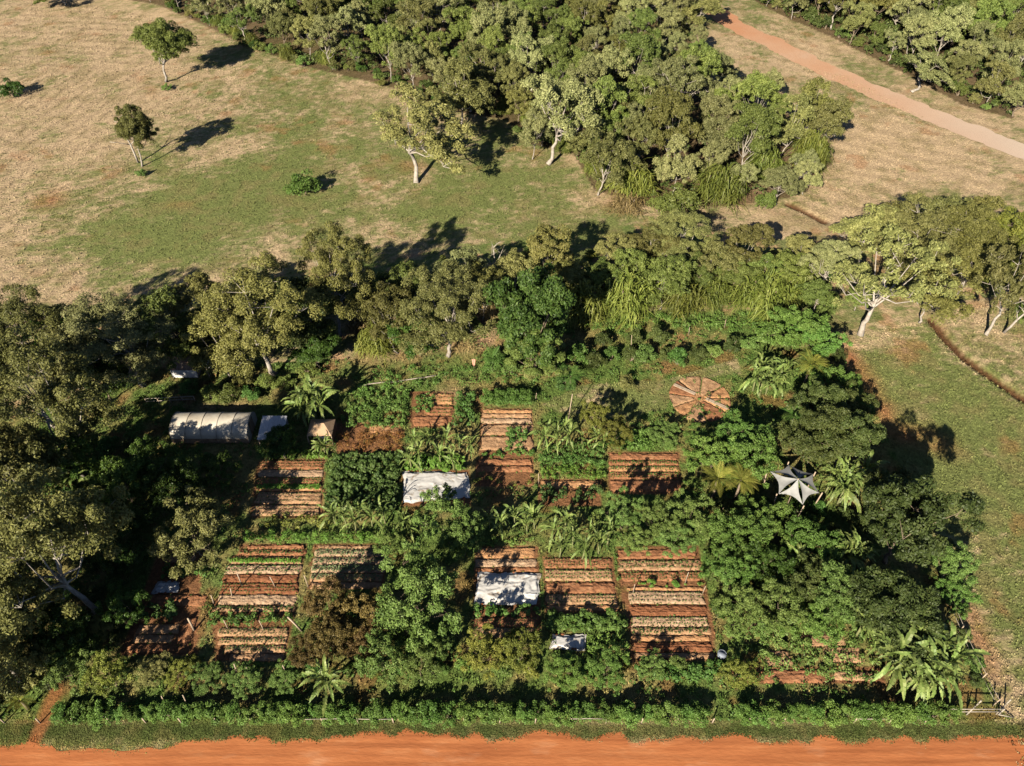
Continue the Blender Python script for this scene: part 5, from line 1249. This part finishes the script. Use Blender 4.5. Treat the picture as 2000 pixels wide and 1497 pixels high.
# round wheel bed
def wheel():
    c = P(1366, 779); R = 3.5; t = thing('wheel_bed', 'round wheel-shaped garden bed of tan wedges with plank spokes', 'garden bed', (c.x, c.y, 0)); r = random.Random(4)
    n = 9
    for k in range(n):
        j0, j1 = [0.12 * math.sin(5.1 * q_) for q_ in (k, (k + 1) % n)]; a0, a1 = 2 * math.pi * k / n + 0.01 + j0, 2 * math.pi * (k + 1) / n - 0.01 + j1; nr, na = 22, 16
        rr = np.linspace(0.55, R * r.uniform(0.95, 1.03), nr)[:, None]; aa = np.linspace(a0, a1, na)[None, :]
        X = rr * np.cos(aa); Y = rr * np.sin(aa); ed = np.minimum(np.minimum(rr - 0.5, R - rr + 0.03), np.minimum(aa - a0, a1 - aa) * rr + 0.02)
        Z = 0.14 * np.clip(ed / 0.16, 0, 1) ** 0.7 + (fbm(X * 2.4, Y * 2.4, k) - 0.5) * 0.16 + (vnoise(X * 7, Y * 7, k) - 0.5) * 0.10
        Z = np.where(ed < 0.03, -0.1, Z)
        ob('wedge_bed', grid_np('wedge_bed', X, Y, Z, SOIL[['orange', 'tan', 'tan', 'red', 'tan', 'orange', 'tan', 'red', 'orange'][k]], True), t)
    X, Y = np.meshgrid(np.linspace(-.6, .6, 8), np.linspace(-.6, .6, 8)); ob('hub', grid_np('hub', X, Y, 0.06 + 0 * X, SOIL['orange'], True), t)
    a = P(1316, 754) - c; b = P(1421, 801) - c
    d = (b - a).normalized(); sidev = Vector((-d.y, d.x, 0))
    for s, (p, q) in ((1, (a, a.lerp(b, 0.40))), (-1, (a.lerp(b, 0.60), b))):
        for k in range(2):
            o = sidev * (0.2 * k - 0.1); mb = MB(); w = sidev * 0.09
            V = [(x.x, x.y, z) for z in (0.2, 0.27) for x in (p + o - w, q + o - w, q + o + w, p + o + w)]
            mb.add(V, [(3, 2, 1, 0), (4, 5, 6, 7), (0, 1, 5, 4), (1, 2, 6, 5), (2, 3, 7, 6), (3, 0, 4, 7)]); ob('plank', mb.mesh('plank', M_WOOD), t)
    p = P(1383, 786); s = thing('sprinkler', 'dark sprinkler stake standing in the round wheel bed', 'sprinkler', (p.x, p.y, 0.1))
    ob('stake', MB().tube([(0, 0, 0), (0, 0, 0.9)], 0.03, 6).mesh('stake', M_BLACK, True), s)
    ob('head', MB().box((-0.18, -0.05, 0.9), (0.18, 0.05, 0.98)).mesh('head', M_BLACK), s)
wheel()

# posts, poles, fences
def post(label, bx, by, tx, ty, r=0.06, group=None, name='wooden_post', mat=None):
    b = P(bx, by); best = min(((abs(PY(Vector((b.x, b.y, h * .05))) - ty), h * .05) for h in range(4, 120)))[1]
    top = P(tx, ty, best); o = tag(ob(name, MB().tube([(0, 0, -0.1), ((top.x - b.x) * .5, 0.02, best * .5), (top.x - b.x, 0, best)], [r * 1.1, r, r * .85], 7).mesh(name, mat or M_WOOD, True), None, (b.x, b.y, 0)), label, 'post', group)
    return o
pl = [(473, 1145, 463, 1120), (538, 1147, 527, 1127), (602, 1146, 594, 1124), (417, 1178, 412, 1163), (445, 1228, 437, 1212), (515, 1231, 506, 1212), (465, 1320, 457, 1297), (488, 1320, 481, 1304), (560, 1318, 552, 1300), (366, 1378, 357, 1358), (320, 1371, 315, 1360), (453, 1165, 450, 1150)]
for i, q in enumerate(sorted(pl)): post(ORD[i] + ' slim trellis post from the left around the lower left plots', *q, r=0.05, group='trellis posts')
post('thick short post leaning in the shaded lower left plot', 379, 1231, 367, 1208, 0.09)
post('leaning log at the corner of the trellis-post plot', 590, 1233, 562, 1206, 0.09)
post('tall pale bamboo pole with a long shadow in the grass clearing', 1110, 820, 1118, 770, 0.05, None, 'bamboo_pole')
for i, q in enumerate(sorted([(1337, 1142, 1345, 1118), (1236, 1160, 1240, 1142), (1372, 1160, 1378, 1145), (1052, 945, 1052, 925), (1046, 782, 1048, 768), (1448, 1054, 1454, 1046), (1510, 1050, 1516, 1040), (1440, 1232, 1444, 1218), (1466, 1228, 1470, 1214), (1515, 1222, 1518, 1212), (1232, 690, 1234, 655), (1415, 640, 1418, 625), (1345, 655, 1347, 640)])):
    post(ORD[i] + ' thin stake from the left between the right-hand plots', *q, r=0.035, group='thin stakes between the plots', name='garden_stake')
def fence_front():
    z = 0.75; a = P(-60, 1412); b = P(1835, 1412)
    t = thing('road_fence', 'low weathered rail fence along the front hedge and road', 'fence', (0, a.y, 0)); x = a.x; i = 0; r = random.Random(2)
    while x < b.x:
        ob('post', MB().tube([(x, 0, -.1), (x + r.uniform(-.04, .04), 0, z + 0.1)], [0.06, 0.055], 6).mesh('post', M_WOOD, True), t)
        if i == 0 or r.random() < 0.4:
            ob('rail', MB().tube([(x + .05, 0, z), (x + 1.4, r.uniform(-.03, .03), z + r.uniform(-.05, .02)), (x + 2.75, 0, z)], 0.035, 5).mesh('rail', M_PIPE, True), t)
        x += 2.8; i += 1
fence_front()
def gate_corner():
    z = 1.1; a = P(1838, 1395); t = thing('corner_brace_fence', 'pale pipe fence corner with slanting braces beside the road', 'fence', (a.x, a.y, 0)); m = MPP(a)
    def g(x, y, zz=0): p = P(x, y, zz); return Vector((p.x - a.x, p.y - a.y, zz))
    for x, y in ((1838, 1396), (1888, 1396), (1950, 1396), (1905, 1380), (1962, 1378)):
        p = g(x, y); ob('post', MB().tube([p - Vector((0, 0, .1)), p + Vector((0, 0, z))], 0.06, 7).mesh('post', M_PIPE, True), t)
    for p, q in ((g(1838, 1396), g(1950, 1396)), ):
        for zz in (0.55, 1.05): ob('rail', MB().tube([p + Vector((0, 0, zz)), q + Vector((0, 0, zz))], 0.04, 6).mesh('rail', M_PIPE, True), t)
    for p, q in ((g(1888, 1396, .1), g(1905, 1380, 1.0)), (g(1945, 1396, .1), g(1965, 1376, 1.0)), (g(1950, 1396, 0.9), g(1980, 1402, 0.05))):
        ob('brace', MB().tube([p, q], 0.045, 6).mesh('brace', M_PIPE, True), t)
    t2 = thing('side_wire_fence', 'old wire fence running back along the right garden edge', 'fence', tuple(P(1940, 1378))); o = P(1940, 1378)
    prev = None
    for i, (x, y) in enumerate(((1940, 1378), (1915, 1328), (1893, 1285), (1872, 1235), (1850, 1180), (1838, 1130))):
        p = P(x, y) - o; ob('post', MB().tube([p - Vector((0, 0, .1)), p + Vector((0.03, 0, 1.2))], 0.05, 6).mesh('post', M_WOOD, True), t2)
        if prev is not None:
            for zz in (0.5, 1.1): ob('wire', MB().tube([prev + Vector((0, 0, zz)), (prev + p) / 2 + Vector((0, 0, zz - .05)), p + Vector((0, 0, zz))], 0.018, 4).mesh('wire', M_PIPE, True), t2)
        prev = p
gate_corner()
def fence_tunnel():
    o = P(288, 790); t = thing('garden_trellis', 'short pale rail trellis behind the tunnel', 'trellis', (o.x, o.y, 0)); e = P(382, 785) - o
    for k in range(5):
        p = e * (k / 4); ob('post', MB().tube([p, p + Vector((0, 0, 0.9))], 0.045, 6).mesh('post', M_WOOD, True), t)
    for zz in (0.45, 0.88): ob('rail', MB().tube([Vector((0, 0, zz)), e + Vector((0, 0, zz))], 0.04, 5).mesh('rail', M_PIPE, True), t)
fence_tunnel()
# box, barrel, cloth, hose
p = P(1484, 614); t = thing('white_box', 'small white hive-like box on the green bank above the garden', 'box', (p.x, p.y, 0), 0.3)
ob('body', MB().box((-.27, -.24, 0.1), (.27, .24, 0.62)).mesh('body', M_WHITE), t); ob('lid', MB().box((-.31, -.28, .62), (.31, .28, .72)).mesh('lid', M_WHITE), t)
for x in (-.2, .2): ob('leg', MB().box((x - .03, -.2, 0), (x + .03, .2, 0.1)).mesh('leg', M_WOOD), t)
p = P(1408, 1283); t = thing('bucket', 'blue-grey bucket at the lower corner of the large soil plot', 'bucket', (p.x, p.y, 0)); MB_ = MB()
M_BLUE = surf_mat("bluegrey_plastic", (0.16, 0.18, 0.22), (0.22, 0.25, 0.30), 3, rough=0.5, bump=0.05)
ob('body', MB_.tube([(0, 0, 0), (0, 0, 0.5)], [0.30, 0.36], 16).mesh('body', M_BLUE, True), t)
ob('rim', MB().tube([(0.37 * math.cos(a * math.pi / 8), 0.37 * math.sin(a * math.pi / 8), 0.5) for a in range(17)], 0.025, 5).mesh('rim', M_BLUE, True), t)
p = P(926, 724); t = thing('marker_cloth', 'salmon cloth hung on a stake among the shrubs', 'cloth', (p.x, p.y, 0))
M_SALMON = surf_mat("salmon_cloth", (0.50, 0.20, 0.14), (0.60, 0.27, 0.19), 3, rough=0.8, bump=0.1)
ob('stake', MB().tube([(0, 0, 0), (0, 0, 1.9)], 0.03, 6).mesh('stake', M_WOOD, True), t)
u = np.linspace(-.22, .22, 7)[None, :]; v = np.linspace(0.9, 1.85, 6)[:, None]
ob('cloth', grid_np('cloth', u * (0.5 + 0.5 * (v - 0.9)) + 0 * v, -0.08 + 0.05 * np.sin(u * 25) + 0 * v, v + 0 * u, M_SALMON, True), t)
hp = [P(x, y) + Vector((0, 0, 0.05)) for x, y in ((700, 756), (720, 751), (745, 748), (770, 747), (800, 742), (830, 738), (852, 734))]
tag(ob('hose', MB().tube(hp, 0.07, 6).mesh('hose', M_PIPE, True)), 'pale hose lying along the narrow grass path', 'hose')

# ------------------------------------------------------------------ grass tufts, weeds
def tufts(label, pts, size, z0=0.0, name='grass', tint=(1, 1, 1), n=3, seed=1, lean=0.7, rise=0.8, spread=(0.75, 1.35)):
    r = np.random.default_rng(seed); k = len(pts)
    P0 = np.repeat(pts, n, axis=0) + r.normal(0, 0.07, (k * n, 2))
    col = ground_colour(P0[:, 0], P0[:, 1]) * np.array(tint) * r.uniform(*spread, (k * n, 1))
    a = r.uniform(0, 6.28, k * n); l = size * r.uniform(0.5, 1.4, k * n); w = 0.025 * r.uniform(0.7, 1.6, k * n) + size * 0.09
    d = np.column_stack([np.cos(a), np.sin(a)]); s = np.column_stack([-d[:, 1], d[:, 0]])
    z = ground_h(P0[:, 0], P0[:, 1]) - 0.01
    b = np.column_stack([P0, z]); S = np.column_stack([s * w[:, None], np.zeros(k * n)])
    mid = b + np.column_stack([d * (l * lean * 0.4)[:, None], l * rise * 0.68]); tip = b + np.column_stack([d * (l * lean)[:, None], l * rise])
    Q = np.stack([b - S * .4, mid - S, tip, mid + S], 1)
    return tag(ob(name, quads_np(name, Q, M_TUFT, col)), label, 'grass', None, 'stuff')
vy0, vy1 = P(1000, 1443).y, P(1000, 1405).y
r9 = np.random.default_rng(5)
vp = np.column_stack([r9.uniform(-48, 48, 30000), vy0 - 0.5 + (vy1 - vy0 + 0.5) * r9.random(30000)])
vp = vp[segdist(vp[:, 0], vp[:, 1], pathW) > 0.75]
vp = vp[vp[:, 1] > np.interp(vp[:, 0], cx_road, hi) - 0.15]
tufts('long dark grass of the verge between fence and red road', vp, 0.13, seed=2, tint=(0.95, 1.02, 0.85), lean=1.15, rise=0.45, spread=(0.9, 1.15))
fx_ = r9.uniform(-48, 48, 2600); fy_ = np.interp(fx_, cx_road, hi) + r9.normal(0, 0.22, 2600) + 0.12
tufts('dry straw fringe along the edge of the red road', np.column_stack([fx_, fy_]), 0.10, seed=12, tint=(1.5, 1.2, 1.1), lean=1.1, rise=0.5, spread=(0.9, 1.15))
gp = scatter_in(gardenW, 38000, 61); gp = gp[~in_plots(gp[:, 0], gp[:, 1]) & (segdist(gp[:, 0], gp[:, 1], pathW) > 0.7)]; tufts('grass and weeds on the garden paths', gp, 0.20, seed=3)
def belt(poly, n, sd_): return scatter_in(poly, n, sd_)
rf_ = W((1650, 660), (2080, 560), (2080, 1500), (1990, 1500), (1900, 1240), (1720, 850)); tufts('short grass of the right-hand field', belt(rf_, 22000, 63), 0.16, seed=4)
tufts('short dry grass of the left field', belt(fieldL, 46000, 64), 0.2, seed=6)
ff_ = W((1560, 130), (1660, 150), (2080, 380), (2080, 420), (1640, 430), (1560, 440), (1560, 380), (1660, 280)); tufts('short dry grass of the far right field', belt(ff_, 14000, 65), 0.12, seed=7)
# broad weeds scattered over the garden ground
gw = scatter_in(gardenW, 6500, 66); rr_ = np.random.default_rng(67)
gw = gw[~in_plots(gw[:, 0], gw[:, 1]) & ~inpoly(gw[:, 0], gw[:, 1], clearW)]
gw = gw[fbm(gw[:, 0] * 0.35, gw[:, 1] * 0.35, 88) > 0.47]
q = clump_leaves(np.column_stack([gw, rr_.uniform(0.03, 0.25, len(gw))]), rr_.uniform(0.15, 0.4, len(gw)), 16, 0.2, 0.1, rr_)
q[:, :, 2] = np.maximum(q[:, :, 2], 0.0)
tag(ob('weeds', quads_np('weeds', q, LM['crop'])), 'low broad weeds covering the garden ground between the plots', 'weeds', None, 'stuff')
